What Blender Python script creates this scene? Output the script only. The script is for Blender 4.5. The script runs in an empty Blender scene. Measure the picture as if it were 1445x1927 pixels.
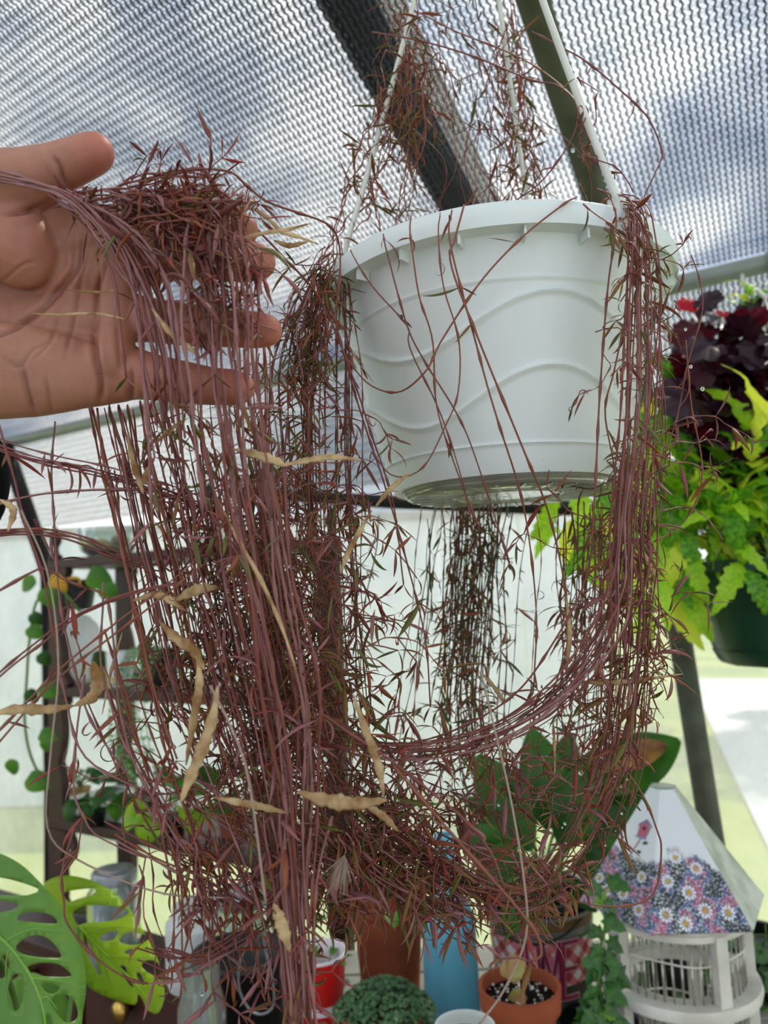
import bpy, bmesh, math, random
import numpy as np
from mathutils import Vector, Matrix, geometry
S = bpy.context.scene
COL = S.collection
R = random.Random(7)
# ------------------------------------------------------------------ camera
F = 1450.0; CX = 722.5; CY = 963.5
PITCH = math.radians(5.9); ROLL = math.radians(2.5)
CAM = Vector((0, 0, 1.5))
fw = Vector((0, math.cos(PITCH), math.sin(PITCH)))
up0 = Vector((0, -math.sin(PITCH), math.cos(PITCH))); ri0 = Vector((1, 0, 0))
ri = ri0*math.cos(ROLL) - up0*math.sin(ROLL)
up = ri0*math.sin(ROLL) + up0*math.cos(ROLL)
cd = bpy.data.cameras.new('camera'); cam = bpy.data.objects.new('camera', cd); COL.objects.link(cam)
cam.matrix_world = Matrix(((ri.x, up.x, -fw.x, CAM.x), (ri.y, up.y, -fw.y, CAM.y), (ri.z, up.z, -fw.z, CAM.z), (0, 0, 0, 1)))
cd.sensor_fit = 'HORIZONTAL'; cd.sensor_width = 36.0; cd.lens = 36.0*F/1445; cd.clip_start = 0.02; cd.clip_end = 200
cd.dof.use_dof = True; cd.dof.focus_distance = 0.53; cd.dof.aperture_fstop = 10.0
S.camera = cam
# ------------------------------------------------------------------ world, sun, exposure
S.view_settings.view_transform = 'Standard'; S.view_settings.look = 'None'
S.view_settings.gamma = 1; S.view_settings.use_curve_mapping = False
S.view_settings.exposure = 0.0
S.cycles.max_bounces = 10; S.cycles.transparent_max_bounces = 24; S.cycles.caustics_refractive = False; S.cycles.caustics_reflective = False
wd = bpy.data.worlds.new('sky'); S.world = wd; wd.use_nodes = True
nt = wd.node_tree; nt.nodes.clear()
def N(nt, t, **k):
    n = nt.nodes.new(t)
    for a, b in k.items():
        if a in n.inputs: n.inputs[a].default_value = b
        else: setattr(n, a, b)
    return n
tc = N(nt, 'ShaderNodeTexCoord'); mp = N(nt, 'ShaderNodeMapping'); mp.inputs['Scale'].default_value = (1.0, 1.0, 1.5)
no = N(nt, 'ShaderNodeTexNoise', Scale=2.7, Detail=4.0, Roughness=0.55)
cr = N(nt, 'ShaderNodeValToRGB')
cr.color_ramp.elements[0].position = 0.40; cr.color_ramp.elements[0].color = (0.10, 0.17, 0.32, 1)
cr.color_ramp.elements[1].position = 0.60; cr.color_ramp.elements[1].color = (1.3, 1.3, 1.32, 1)
e = cr.color_ramp.elements.new(0.49); e.color = (0.42, 0.50, 0.64, 1)
bg = N(nt, 'ShaderNodeBackground', Strength=1.5); wo = N(nt, 'ShaderNodeOutputWorld')
L = nt.links.new
L(tc.outputs['Generated'], mp.inputs[0]); L(mp.outputs[0], no.inputs['Vector']); L(no.outputs['Fac'], cr.inputs[0]); L(cr.outputs[0], bg.inputs[0]); L(bg.outputs[0], wo.inputs[0])
sd = bpy.data.lights.new('sun', 'SUN'); sun = bpy.data.objects.new('sun', sd); COL.objects.link(sun)
sd.energy = 4.6; sd.angle = math.radians(1.2); sd.color = (1.0, 0.93, 0.8)
SUND = Vector((0.42, 0.38, 0.82)).normalized()
sun.rotation_euler = SUND.to_track_quat('Z', 'Y').to_euler()
# ------------------------------------------------------------------ helpers
def ray(px, py): return (fw + ri*((px-CX)/F) - up*((py-CY)/F))
def W(px, py, Y):
    d = ray(px, py); return CAM + d*(Y/d.y)
def G(px, py, z):
    d = ray(px, py); return CAM + d*((z-CAM.z)/d.z)
def plane_hit(px, py, p, n):
    d = ray(px, py); return CAM + d*((p-CAM).dot(n)/d.dot(n))
def lin(c):
    return tuple(((v/255)/12.92 if v/255 <= .04045 else ((v/255+.055)/1.055)**2.4) for v in c)
def catmull(P, n):
    P = [Vector(p) for p in P]
    if len(P) < 3: return [P[0].lerp(P[-1], i/n) for i in range(n+1)]
    Q = [P[0]*2-P[1]] + P + [P[-1]*2-P[-2]]
    m = len(P)-1; out = []
    for i in range(n+1):
        t = i/n*m; k = min(int(t), m-1); t -= k
        a, b, c, d = Q[k:k+4]
        out.append(0.5*((2*b) + (c-a)*t + (2*a-5*b+4*c-d)*t*t + (3*b-a-3*c+d)*t**3))
    return out
class MB:
    def __init__(s): s.v = []; s.f = []; s.m = []
    def add(s, v, f, mi=0):
        b = len(s.v); s.v += [tuple(x) for x in v]; s.f += [tuple(b+i for i in q) for q in f]; s.m += [mi]*len(f); return s
    def box(s, c, size, rot=None, mi=0, bev=0):
        sx, sy, sz = [q/2 for q in size]; c = Vector(c)
        vs = [Vector((x, y, z)) for x in (-sx, sx) for y in (-sy, sy) for z in (-sz, sz)]
        if rot is not None: vs = [rot @ v for v in vs]
        return s.add([v+c for v in vs], [(0, 1, 3, 2), (4, 6, 7, 5), (0, 4, 5, 1), (2, 3, 7, 6), (0, 2, 6, 4), (1, 5, 7, 3)], mi)
    def tube(s, P, r, k=6, mi=0, cap=True, flat=1.0, up=None):
        P = [Vector(p) for p in P]; n = len(P)
        rs = r if hasattr(r, '__len__') else [r]*n
        T = [(P[min(i+1, n-1)]-P[max(i-1, 0)]) for i in range(n)]
        T = [t.normalized() if t.length > 1e-9 else Vector((0, 0, 1)) for t in T]
        a = up if up is not None else (Vector((0, 0, 1)) if abs(T[0].z) < .9 else Vector((1, 0, 0)))
        u = (a - T[0]*a.dot(T[0])).normalized(); vs = []
        for i in range(n):
            u = u - T[i]*u.dot(T[i])
            u = u.normalized() if u.length > 1e-6 else T[i].orthogonal().normalized()
            w = T[i].cross(u)
            for j in range(k):
                A = 2*math.pi*j/k
                vs.append(P[i] + (u*math.cos(A)*flat + w*math.sin(A))*rs[i])
        fs = [(i*k+j, i*k+(j+1) % k, (i+1)*k+(j+1) % k, (i+1)*k+j) for i in range(n-1) for j in range(k)]
        if cap: fs += [tuple(range(k))[::-1], tuple((n-1)*k+j for j in range(k))]
        return s.add(vs, fs, mi)
    def lathe(s, prof, c=(0, 0, 0), k=48, mi=0, rot=None, closed=False, fn=None):
        c = Vector(c); vs = []
        for (r, z) in prof:
            for j in range(k):
                A = 2*math.pi*j/k
                rr = r if fn is None else fn(r, z, A)
                p = Vector((rr*math.cos(A), rr*math.sin(A), z))
                if rot is not None: p = rot @ p
                vs.append(p+c)
        n = len(prof)
        fs = [(i*k+j, i*k+(j+1) % k, (i+1)*k+(j+1) % k, (i+1)*k+j) for i in range(n-1) for j in range(k)]
        if closed: fs += [((n-1)*k+j, (n-1)*k+(j+1) % k, (j+1) % k, j) for j in range(k)]
        return s.add(vs, fs, mi)
    def sphere(s, c, r, k=10, mi=0, sc=(1, 1, 1), rot=None):
        c = Vector(c); m = k//2+1; vs = []
        for i in range(m+1):
            t = math.pi*i/m
            for j in range(k):
                A = 2*math.pi*j/k
                p = Vector((math.sin(t)*math.cos(A)*sc[0], math.sin(t)*math.sin(A)*sc[1], math.cos(t)*sc[2]))*r
                if rot is not None: p = rot @ p
                vs.append(p+c)
        fs = [(i*k+j, (i+1)*k+j, (i+1)*k+(j+1) % k, i*k+(j+1) % k) for i in range(m) for j in range(k)]
        return s.add(vs, fs, mi)
    def mesh(s, name, mats, smooth=True):
        me = bpy.data.meshes.new(name); me.from_pydata(s.v, [], s.f)
        for m in (mats if isinstance(mats, (list, tuple)) else [mats]): me.materials.append(m)
        if any(s.m): me.polygons.foreach_set('material_index', s.m)
        if smooth: me.polygons.foreach_set('use_smooth', [True]*len(s.f))
        me.update(); return me
    def build(s, name, mats, parent=None, smooth=True, origin=None, sharp=None):
        if origin is not None:
            o3 = Vector(origin); s.v = [tuple(Vector(v)-o3) for v in s.v]
        o = link(name, s.mesh(name, mats, smooth), parent)
        if sharp: o.data.set_sharp_from_angle(angle=math.radians(sharp))
        if origin is not None: o.location = origin
        return o
def link(name, data, parent=None):
    o = bpy.data.objects.new(name, data); COL.objects.link(o)
    if parent is not None: o.parent = parent
    return o
def tag(o, label=None, cat=None, group=None, kind=None):
    if label: o['label'] = label
    if cat: o['category'] = cat
    if group: o['group'] = group
    if kind: o['kind'] = kind
    return o
def thing(name, label, cat, loc=(0, 0, 0), group=None):
    o = bpy.data.objects.new(name, None); COL.objects.link(o); o.location = loc; o.empty_display_size = .05
    return tag(o, label, cat, group)
def lab(o, l): o['label'] = l; return o
def bevel(o, w=.002, seg=2):
    m = o.modifiers.new('b', 'BEVEL'); m.width = w; m.segments = seg; m.limit_method = 'ANGLE'; m.angle_limit = math.radians(40); return o
# ------------------------------------------------------------------ materials
def mat(name, col, rough=.5, spec=.5, metal=0, trans=0, sub=0, var=0, vscale=8, col2=None, bump=0, bscale=60, emit=None, coat=0, translucent=0, obj_rand=0, ior=1.45):
    m = bpy.data.materials.new(name); m.use_nodes = True; t = m.node_tree; t.nodes.clear()
    b = t.nodes.new('ShaderNodeBsdfPrincipled'); o = t.nodes.new('ShaderNodeOutputMaterial')
    c = lin(col)
    b.inputs['Base Color'].default_value = (*c, 1); b.inputs['Roughness'].default_value = rough
    b.inputs['Specular IOR Level'].default_value = spec; b.inputs['Metallic'].default_value = metal
    b.inputs['Transmission Weight'].default_value = trans; b.inputs['IOR'].default_value = ior
    if sub: b.inputs['Subsurface Weight'].default_value = sub; b.inputs['Subsurface Radius'].default_value = (.012, .005, .003); b.inputs['Subsurface Scale'].default_value = .6
    if coat: b.inputs['Coat Weight'].default_value = coat; b.inputs['Coat Roughness'].default_value = .1
    src = None; lk = t.links.new
    if var or col2:
        c2 = lin(col2) if col2 else tuple(x*(1-var) for x in c)
        n = N(t, 'ShaderNodeTexNoise', Scale=vscale, Detail=4.0); tc = t.nodes.new('ShaderNodeTexCoord'); lk(tc.outputs['Object'], n.inputs['Vector'])
        r = t.nodes.new('ShaderNodeValToRGB'); r.color_ramp.elements[0].position = .35; r.color_ramp.elements[1].position = .65
        r.color_ramp.elements[0].color = (*c2, 1); r.color_ramp.elements[1].color = (*c, 1)
        lk(n.outputs['Fac'], r.inputs[0]); lk(r.outputs[0], b.inputs['Base Color']); src = r.outputs[0]
    if bump:
        n = N(t, 'ShaderNodeTexNoise', Scale=bscale, Detail=3.0); tc = t.nodes.new('ShaderNodeTexCoord'); lk(tc.outputs['Object'], n.inputs['Vector'])
        bb = N(t, 'ShaderNodeBump', Strength=bump, Distance=.002); lk(n.outputs['Fac'], bb.inputs['Height']); lk(bb.outputs[0], b.inputs['Normal'])
    fin = b.outputs[0]
    if translucent:
        tr = t.nodes.new('ShaderNodeBsdfTranslucent'); tr.inputs[0].default_value = (*[min(1, x*1.5) for x in c], 1)
        if src: lk(src, tr.inputs[0])
        mx = N(t, 'ShaderNodeMixShader', Fac=translucent); lk(fin, mx.inputs[1]); lk(tr.outputs[0], mx.inputs[2]); fin = mx.outputs[0]
    lk(fin, o.inputs[0]); m['ok'] = 1
    return m
def film_mat(name, tint, tr=.5, diff=.3):
    """thin greenhouse film: clear part, milky part that spreads light, slight gloss"""
    m = bpy.data.materials.new(name); m.use_nodes = True; t = m.node_tree; t.nodes.clear(); lk = t.links.new
    T = t.nodes.new('ShaderNodeBsdfTransparent'); T.inputs[0].default_value = (*lin(tint), 1)
    D = t.nodes.new('ShaderNodeBsdfTranslucent'); D.inputs[0].default_value = (.85, .88, .88, 1)
    Gs = N(t, 'ShaderNodeBsdfGlossy', Roughness=.25); Gs.inputs[0].default_value = (.6, .6, .6, 1)
    n = N(t, 'ShaderNodeTexNoise', Scale=5.0, Detail=6.0, Roughness=.6); tc = t.nodes.new('ShaderNodeTexCoord'); lk(tc.outputs['Object'], n.inputs['Vector'])
    mr = t.nodes.new('ShaderNodeMapRange'); mr.inputs[1].default_value = .3; mr.inputs[2].default_value = .7
    mr.inputs[3].default_value = max(0, diff-.08); mr.inputs[4].default_value = diff+.1; lk(n.outputs['Fac'], mr.inputs[0])
    a = t.nodes.new('ShaderNodeMixShader'); lk(mr.outputs[0], a.inputs[0]); lk(T.outputs[0], a.inputs[1]); lk(D.outputs[0], a.inputs[2])
    c = N(t, 'ShaderNodeMixShader', Fac=.03); lk(a.outputs[0], c.inputs[1]); lk(Gs.outputs[0], c.inputs[2])
    o = t.nodes.new('ShaderNodeOutputMaterial'); lk(c.outputs[0], o.inputs[0]); return m
M = {}
M['film'] = film_mat('poly_film', (222, 226, 226), diff=.34)
M['film_roof'] = film_mat('poly_film_roof', (250, 254, 255), diff=.22)
M['net'] = mat('net_thread', (14, 20, 22), .6, .3)
M['pipe'] = mat('galvanised_pipe', (120, 122, 112), .45, .5, .6, var=.3, vscale=20)
M['pipe_pale'] = mat('pale_pipe', (150, 160, 150), .4, .5, .2, var=.2, vscale=14)
M['olive'] = mat('weathered_pipe', (92, 95, 80), .6, .4, .3, var=.4, vscale=16)
M['dark_wood'] = mat('dark_beam_wood', (40, 36, 34), .8, .2, var=.4, vscale=10)
M['post'] = mat('grey_post', (98, 99, 96), .55, .4, .4, var=.4, vscale=12)
M['white_plastic'] = None
M['lawn'] = mat('lawn', (172, 180, 92), 1.0, .05, var=0, col2=(124, 148, 70), vscale=.9)
M['concrete'] = mat('pale_concrete', (225, 225, 222), .9, .2, var=.12, vscale=1.5)
M['shed'] = mat('white_siding', (228, 236, 248), .7, .2, var=.12, vscale=1.4)
M['dark_trim'] = mat('dark_trim', (22, 22, 24), .7, .3)
M['floor'] = mat('gravel_floor', (128, 120, 108), 1, .1, var=.4, vscale=40, bump=.5)
M['tree_leaf'] = mat('tree_leaf', (86, 120, 62), .8, .2, translucent=.4, col2=(50, 88, 56), vscale=1.2)
M['bark'] = mat('bark', (80, 66, 52), .9, .1, var=.4)
# ------------------------------------------------------------------ greenhouse shell
WD = ray(-1600, 1215); WD.z = 0; WD.normalize()          # direction of the film wall (to the left, away)
WN = Vector((-WD.y, WD.x, 0)).normalized(); WN = WN if WN.y > 0 else -WN           # outward normal
dd = ray(1187, 556); P0 = CAM + dd*(1.8/dd.dot(fw))   # where the near hoop bends into its post
WX = P0.copy()
PHI = math.radians(16.2)
RS = -ray(1506, 1571).normalized()   # up the roof slope, towards the inside
RN = WD.cross(RS).normalized();
if RN.z < 0: RN = -RN
def wallpt(s, z, out=0): return Vector((P0.x, P0.y, 0)) + WD*s + WN*out + Vector((0, 0, z))
def roofpt(s, t, off=0): return P0 + WD*s + RS*t + RN*off
def panel(name, f, n1, n2, m, kind='structure'):
    b = MB(); vs = [f(i/n1, j/n2) for i in range(n1+1) for j in range(n2+1)]
    b.add(vs, [(i*(n2+1)+j, (i+1)*(n2+1)+j, (i+1)*(n2+1)+j+1, i*(n2+1)+j+1) for i in range(n1) for j in range(n2)])
    o = b.build(name, m); o['kind'] = kind; return o
S0, S1 = -1.9, 4.2
ZP = P0.z
panel('wall_back', lambda a, b: wallpt(S0+(S1-S0)*a, ZP*b, .045+.006*math.sin(a*31)), 40, 6, M['film'])
panel('ceiling', lambda a, b: roofpt(S0+(S1-S0)*a, 3.2*b, .075), 40, 6, M['film_roof'])
# knitted shade cloth: chain lines parallel to the rafters, zigzag threads between them
def netsheet(name, f, s0, s1, t0, t1, pitch, rung, w, label):
    b = MB(); n = int((s1-s0)/pitch); m = int((t1-t0)/rung)
    def rib(p, q, wv):
        return [p-wv, p+wv, q+wv, q-wv]
    vs = []; fs = []
    def seg(s_a, t_a, s_b, t_b, ww):
        p = f(s_a, t_a); q = f(s_b, t_b); d = q-p
        nn = f(s_a+.001, t_a)-p; n2 = f(s_a, t_a+.001)-p; nrm = nn.cross(n2).normalized()
        sd = d.cross(nrm).normalized()*ww*.5; k = len(vs)
        vs.extend([p-sd, p+sd, q+sd, q-sd]); fs.append((k, k+1, k+2, k+3))
    rr = random.Random(3)
    for i in range(n):
        s = s0+i*pitch
        # chain line with a slight wave
        for j in range(0, m, 2):
            a = .17*pitch*(1 if (j//2) % 2 else -1); bb = -a
            seg(s+a, t0+j*rung, s+bb, t0+(j+2)*rung, w*1.9)
        for j in range(m):
            j0, j1 = (0, 1) if j % 2 else (1, 0)
            seg(s+j0*pitch, t0+j*rung, s+j1*pitch, t0+(j+1)*rung+rr.uniform(-.1, .1)*rung, w*(.45+.3*rr.random()))
            if j % 4 == 1: seg(s+j0*pitch, t0+j*rung, s+j1*pitch, t0+(j+2.4)*rung, w*.4)
    b.add(vs, fs); o = b.build(name, M['net'], smooth=False); tag(o, label, 'shade cloth', kind='stuff'); return o
qb = plane_hit(782, 190, P0+RN*.14, RN)-P0; SB = qb.dot(RS.cross(RN))/WD.dot(RS.cross(RN))
netsheet('shade_cloth', lambda s, t: roofpt(s, t, .045 - .03*math.sin(t*1.7)*(.5+.5*math.cos(s*3.1))), -1.1, SB+.01, -0.02, 1.75, .0112, .0048, .0018, 'knitted shade cloth over the right roof bay beside the olive pipe')
netsheet('shade_cloth', lambda s, t: roofpt(s, t, .035 - .05*math.sin(t*1.5)*(.5+.5*math.cos(s*2.1+1))), SB, 3.3, -0.02, 1.75, .0118, .0050, .0026, 'knitted shade cloth over the left roof bay above the hand')
netsheet('shade_cloth', lambda s, t: wallpt(s, ZP+t, .03+.004*math.sin(s*9)), -1.1, 3.3, -.36, 0.0, .0118, .0055, .0019, 'strip of dark shade cloth hanging down the wall below the pipe')
# pipes, hoops, posts
o = MB().tube([wallpt(s, ZP) for s in np.linspace(S0, S1, 14)], .021, 14).build('trim_1', M['pipe_pale']); o['kind'] = 'structure'
def hoop(s, lean, name, m, r=.024, dz=0):
    pts = [wallpt(s-lean, 0, -.06)] + [wallpt(s-lean*(1-z/ZP), z, -.055) for z in (.6, 1.2, 1.7)] + [wallpt(s, ZP-.08, -.05), roofpt(s, .06, -.045)] + [roofpt(s, t, -.03) for t in (.4, 1, 1.7, 2.6, 3.2)]
    o = MB().tube(catmull(pts, 40), r, 14).build(name, m); o['kind'] = 'structure'; return o
hoop(0.0, .16, 'trim_2', M['olive'])
o = MB()
rot = Matrix((tuple(WD), tuple(RS), tuple(RN))).transposed()
o.box(roofpt(SB, 1.5, .14), (.115, 3.5, .07), rot); o = o.build('trim_3', M['dark_wood'], smooth=False); o['kind'] = 'structure'
wq = lambda x, y: plane_hit(x, y, P0-WN*.03, WN)
c0 = wq(100, 1500); c0.z = 0; o = MB().tube([c0, wq(100, 1500), wq(92, 1080), wq(10, 840)], .03, 12).build('trim_4', M['dark_wood']); o['kind'] = 'structure'
o = MB().tube([wq(430, 925), wq(740, 945), wq(1095, 957)], .018, 4).build('trim_9', M['dark_trim'], smooth=False); o['kind'] = 'structure'
# pipe clips on the horizontal pipe
for i, s in enumerate((-.50, -.30, .25)):
    b = MB(); c = wallpt(s, ZP); b.tube([c-WD*.012, c+WD*.012], .0245, 14); b.box(c+Vector((0, 0, -.03))-WN*.02, (.012, .006, .05))
    o = b.build('trim_%d' % (5+i), M['pipe_pale']); o['kind'] = 'structure'
# floor inside, lawn and drive outside
b = MB(); b.add([wallpt(S0, 0), wallpt(S1, 0), wallpt(S1, 0, -6), wallpt(S0, 0, -6)], [(0, 1, 2, 3)]); b.build('floor', M['floor'], smooth=False)['kind'] = 'structure'
b = MB(); b.add([(-60, -2, -.02), (60, -2, -.02), (60, 90, -.02), (-60, 90, -.02)], [(0, 1, 2, 3)]); b.build('ground', M['lawn'], smooth=False)['kind'] = 'structure'
g = [G(1297, 1277, .0), G(1340, 1370, 0), G(1390, 1480, 0), G(1445, 1592, 0), G(1520, 1800, 0), G(2600, 1800, 0), G(2600, 1277, 0)]
b = MB(); b.add(g, [tuple(range(len(g)))[::-1]]); b.add([p-Vector((0, 0, .015)) for p in g], [tuple(range(len(g)))]); b.build('path', M['concrete'], smooth=False)['kind'] = 'structure'
# white outbuilding behind the film
def shed():
    t = thing('shed', 'long white shed with dark eave beyond the film wall', 'shed', (0, 0, 0))
    q0 = G(1163, 1478, 0); q0 = CAM + (q0-CAM); base = Vector((q0.x, q0.y, 0))
    d = Vector((-1, .04, 0)).normalized(); n = Vector((.04, 1, 0)).normalized()
    H = (CAM + ray(1163, 962)*((base-CAM).dot(n)/ray(1163, 962).dot(n))).z
    b = MB(); k = 16; wdt = .62
    for i in range(k):
        c = base + d*(wdt*(i+.5)) + Vector((0, 0, H/2)); rot = Matrix((tuple(d), tuple(n), (0, 0, 1))).transposed()
        o = MB().box((0, 0, 0), (wdt-.012, .05, H), rot).build('wall_panel', M['shed'], t, smooth=False); o.location = c
    rot = Matrix((tuple(d), tuple(n), (0, 0, 1))).transposed()
    MB().box(base + d*(wdt*k/2) + n*1.2 + Vector((0, 0, H+.035)), (wdt*k+.1, 2.5, .07), rot).build('eave', M['dark_trim'], t, smooth=False)
    return t
shed()
# trees outside
def tree(x, y, h, r, label, seed, n=9000):
    rr = random.Random(seed); t = thing('tree', label, 'tree', (x, y, 0))
    MB().tube([(0, 0, 0), (.05, .03, h*.4), (-.05, 0, h*.75)], [.16, .11, .05], 8).build('trunk', M['bark'], t)
    for k in range(4):
        a = rr.random()*6.3; MB().tube([(0, 0, h*.4), (math.cos(a)*r*.4, math.sin(a)*r*.4, h*.6), (math.cos(a)*r*.7, math.sin(a)*r*.7, h*.72)], [.06, .04, .015], 6).build('branch', M['bark'], t)
    b = MB(); cl = [(rr.gauss(0, r*.5), rr.gauss(0, r*.5), h*.68+rr.gauss(0, r*.45), r*rr.uniform(.25, .5)) for _ in range(16)]
    for i in range(n):
        cx, cy, cz, cr_ = cl[i % 16]; v = Vector((rr.gauss(0, 1), rr.gauss(0, 1), rr.gauss(0, 1))).normalized()*cr_*rr.uniform(.6, 1.05)
        p = Vector((cx, cy, cz))+v; a = Vector((rr.gauss(0, 1), rr.gauss(0, 1), rr.gauss(0, .6))).normalized()*rr.uniform(.04, .09); c = a.orthogonal().normalized()*a.length*.6
        b.add([p-a, p+c, p+a, p-c], [(0, 1, 2, 3)])
    o = b.build('crown', M['tree_leaf'], t, smooth=False); o['kind'] = 'stuff'; return t
tree(5.2, 8.6, 5.2, 1.3, 'tall leafy tree outside beyond the right roof bay', 1)
tree(12.4, 12.5, 6.5, 1.9, 'spreading tree outside at the far right beyond the film', 2)# ------------------------------------------------------------------ white hanging basket
def pot_mat():
    m = bpy.data.materials.new('white_basket_plastic'); m.use_nodes = True; t = m.node_tree; lk = t.links.new
    b = t.nodes['Principled BSDF']; b.inputs['Roughness'].default_value = .32
    b.inputs['Subsurface Weight'].default_value = .0
    tc = t.nodes.new('ShaderNodeTexCoord'); sp = t.nodes.new('ShaderNodeSeparateXYZ'); lk(tc.outputs['Object'], sp.inputs[0])
    n = N(t, 'ShaderNodeTexNoise', Scale=70.0, Detail=5.0, Roughness=.7); lk(tc.outputs['Object'], n.inputs['Vector'])
    n2 = N(t, 'ShaderNodeTexNoise', Scale=9.0, Detail=2.0); lk(tc.outputs['Object'], n2.inputs['Vector'])
    r = t.nodes.new('ShaderNodeValToRGB'); r.color_ramp.elements[0].position = .69; r.color_ramp.elements[1].position = .75
    r.color_ramp.elements[0].color = (0, 0, 0, 1); r.color_ramp.elements[1].color = (1, 1, 1, 1); lk(n.outputs['Fac'], r.inputs[0])
    r2 = t.nodes.new('ShaderNodeValToRGB'); r2.color_ramp.elements[0].position = .5; r2.color_ramp.elements[1].position = .62
    r2.color_ramp.elements[0].color = (0, 0, 0, 1); lk(n2.outputs['Fac'], r2.inputs[0])
    mu = t.nodes.new('ShaderNodeMath'); mu.operation = 'MULTIPLY'; lk(r.outputs[0], mu.inputs[0]); lk(r2.outputs[0], mu.inputs[1])
    mx = t.nodes.new('ShaderNodeMix'); mx.data_type = 'RGBA'; lk(mu.outputs[0], mx.inputs[0])
    mx.inputs[6].default_value = (*lin((228, 236, 230)), 1); mx.inputs[7].default_value = (*lin((96, 88, 70)), 1)
    lk(mx.outputs[2], b.inputs['Base Color'])
    tr = t.nodes.new('ShaderNodeBsdfTranslucent'); tr.inputs[0].default_value = (*lin((215, 228, 215)), 1)
    ms = N(t, 'ShaderNodeMixShader', Fac=.12); lk(b.outputs[0], ms.inputs[1]); lk(tr.outputs[0], ms.inputs[2]); lk(ms.outputs[0], t.nodes['Material Output'].inputs[0])
    return m
M['basket'] = pot_mat()
M['wire'] = mat('white_hanger_plastic', (226, 228, 214), .4, .5, translucent=.1)
M['clear'] = mat('clear_saucer', (215, 220, 200), .12, .6, trans=.55, var=.25, vscale=25, bump=.6, bscale=40)
M['soil'] = mat('dark_soil', (38, 28, 22), 1, .1, col2=(18, 13, 10), vscale=60, bump=1, bscale=120)
PC = W(955, 930, .66); PCX, PCY = PC.x, .66
ZB, ZR = 1.583, 1.766
basket = thing('hanging_basket', 'white plastic hanging basket with embossed waves holding the trailing plant', 'basket', (PCX, PCY, ZB))
HH = ZR-ZB; FR = math.atan2(-PCY, -PCX)      # azimuth that faces the camera
def wave(r, z, A):
    # embossed wavy lines and rings on the outer wall, as relief
    t = z/HH; a = (A-FR+math.pi) % (2*math.pi)-math.pi
    if t < .06 or t > .86 or r < .06: return r
    w = 0
    for z0 in (.315, .595):
        zc = z0 + .098*math.sin((a*3.5)+.38)
        w += math.exp(-((t-zc)/.0125)**2)
    for z0 in (.115, .74):
        w += .55*math.exp(-((t-z0)/.006)**2)
    return r + .0024*w
K = 320
prof = []
for i in range(150):
    t = i/149; z = t*HH*.9
    r = .097 + (.1365-.097)*(t**.9)
    prof.append((r, z+.0))
base = [(.0, .012), (.06, .012), (.062, .006), (.072, .004), (.0735, .0005), (.084, .0), (.092, .0015), (.0958, .0)]
rim = [(.1372, HH*.905), (.147, HH*.91), (.1490, HH*.91), (.1492, HH*.905), (.1512, HH*.905), (.1522, HH*.94), (.1522, HH*.985), (.1505, HH), (.1395, HH), (.137, HH*.985), (.133, HH*.9)]
inner = [(.104, .05), (.094, .016), (.0, .0155)]
b = MB(); b.lathe(base+prof+rim+inner, k=K, fn=wave); body = b.build('pot_body', M['basket'], basket, sharp=32)
# ribs under the flange
b = MB(); b.box((.1425, 0, HH*.885), (.011, .0016, HH*.045)); ribm = b.mesh('rim_rib', M['basket'], False)
for k in range(20):
    o = link('rim_rib', ribm, basket); o.rotation_euler.z = FR + math.pi*2*(k+.5)/20
# clear drip saucer clipped underneath, radial ribs and a scalloped edge
b = MB(); b.lathe([(.0, -.003), (.05, -.003), (.085, -.006), (.089, -.001), (.0905, .004), (.087, -.004), (.05, -.0055), (0, -.0055)], k=96, fn=lambda r, z, A: r*(1+(.012*math.cos(A*8) if r > .08 else 0)))
sc_ = b.build('drip_saucer', M['clear'], basket)
ribm = MB().box((.066, 0, -.0055), (.036, .0014, .003)).mesh('saucer_rib', M['clear'], False)
for k in range(24):
    o = link('saucer_rib', ribm, basket); o.rotation_euler.z = math.pi*2*k/24
b = MB(); b.tube([(.045*math.cos(a), .045*math.sin(a), -.006) for a in np.linspace(0, 6.2832, 40)], .0012, 6)
b.build('saucer_ring', M['clear'], basket)
b = MB(); b.lathe([(0, HH*.86), (.08, HH*.865), (.1335, HH*.85)], k=48); b.build('soil', M['soil'], basket)
# hanger: three twisted strands that meet above on a hook
APX = W(885, -371, .66) - Vector((PCX, PCY, ZB))
hang = []
for (ang, nm) in ((math.radians(40), 'front'), (math.radians(160), 'back'), (math.radians(-84), 'left')):
    A = FR + ang; foot = Vector((.146*math.cos(A), .146*math.sin(A), HH))
    top = APX + Vector((.006*math.cos(A), .006*math.sin(A), 0))
    b = MB(); pts = [foot.lerp(top, i/40) + Vector((0, 0, -.012*math.sin(math.pi*i/40))) for i in range(41)]
    b.tube(pts, [.0040 if i > 2 else .0055-.0005*i for i in range(41)], 10, flat=.62)
    b.build('hanger_strand', M['wire'], basket)
    rot = Matrix.Rotation(A, 3, 'Z')
    b = MB(); b.box(rot @ Vector((.1455, 0, HH+.004)), (.011, .017, .012), rot); b.box(rot @ Vector((.151, 0, HH*.93)), (.004, .012, .024), rot)
    bevel(b.build('hanger_clip', M['wire'], basket, smooth=False), .0012)
    hang.append((foot, top))
b = MB(); b.tube([APX+Vector((.0, 0, -.01)), APX+Vector((0, 0, .05)), APX+Vector((.012, 0, .075)), APX+Vector((.03, 0, .08)), APX+Vector((.042, 0, .062))], .004, 8)
b.build('hook', M['wire'], basket)
# cross pipe of the frame above that carries the basket (above the picture)
q = APX + Vector((PCX, PCY, ZB)) + Vector((.022, 0, .066))
b = MB(); b.tube([q-Vector((.9, 0, 0)), q, q+Vector((.9, 0, .05))], .012, 10); b.build('trim_8', M['pipe'])['kind'] = 'structure'
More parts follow.
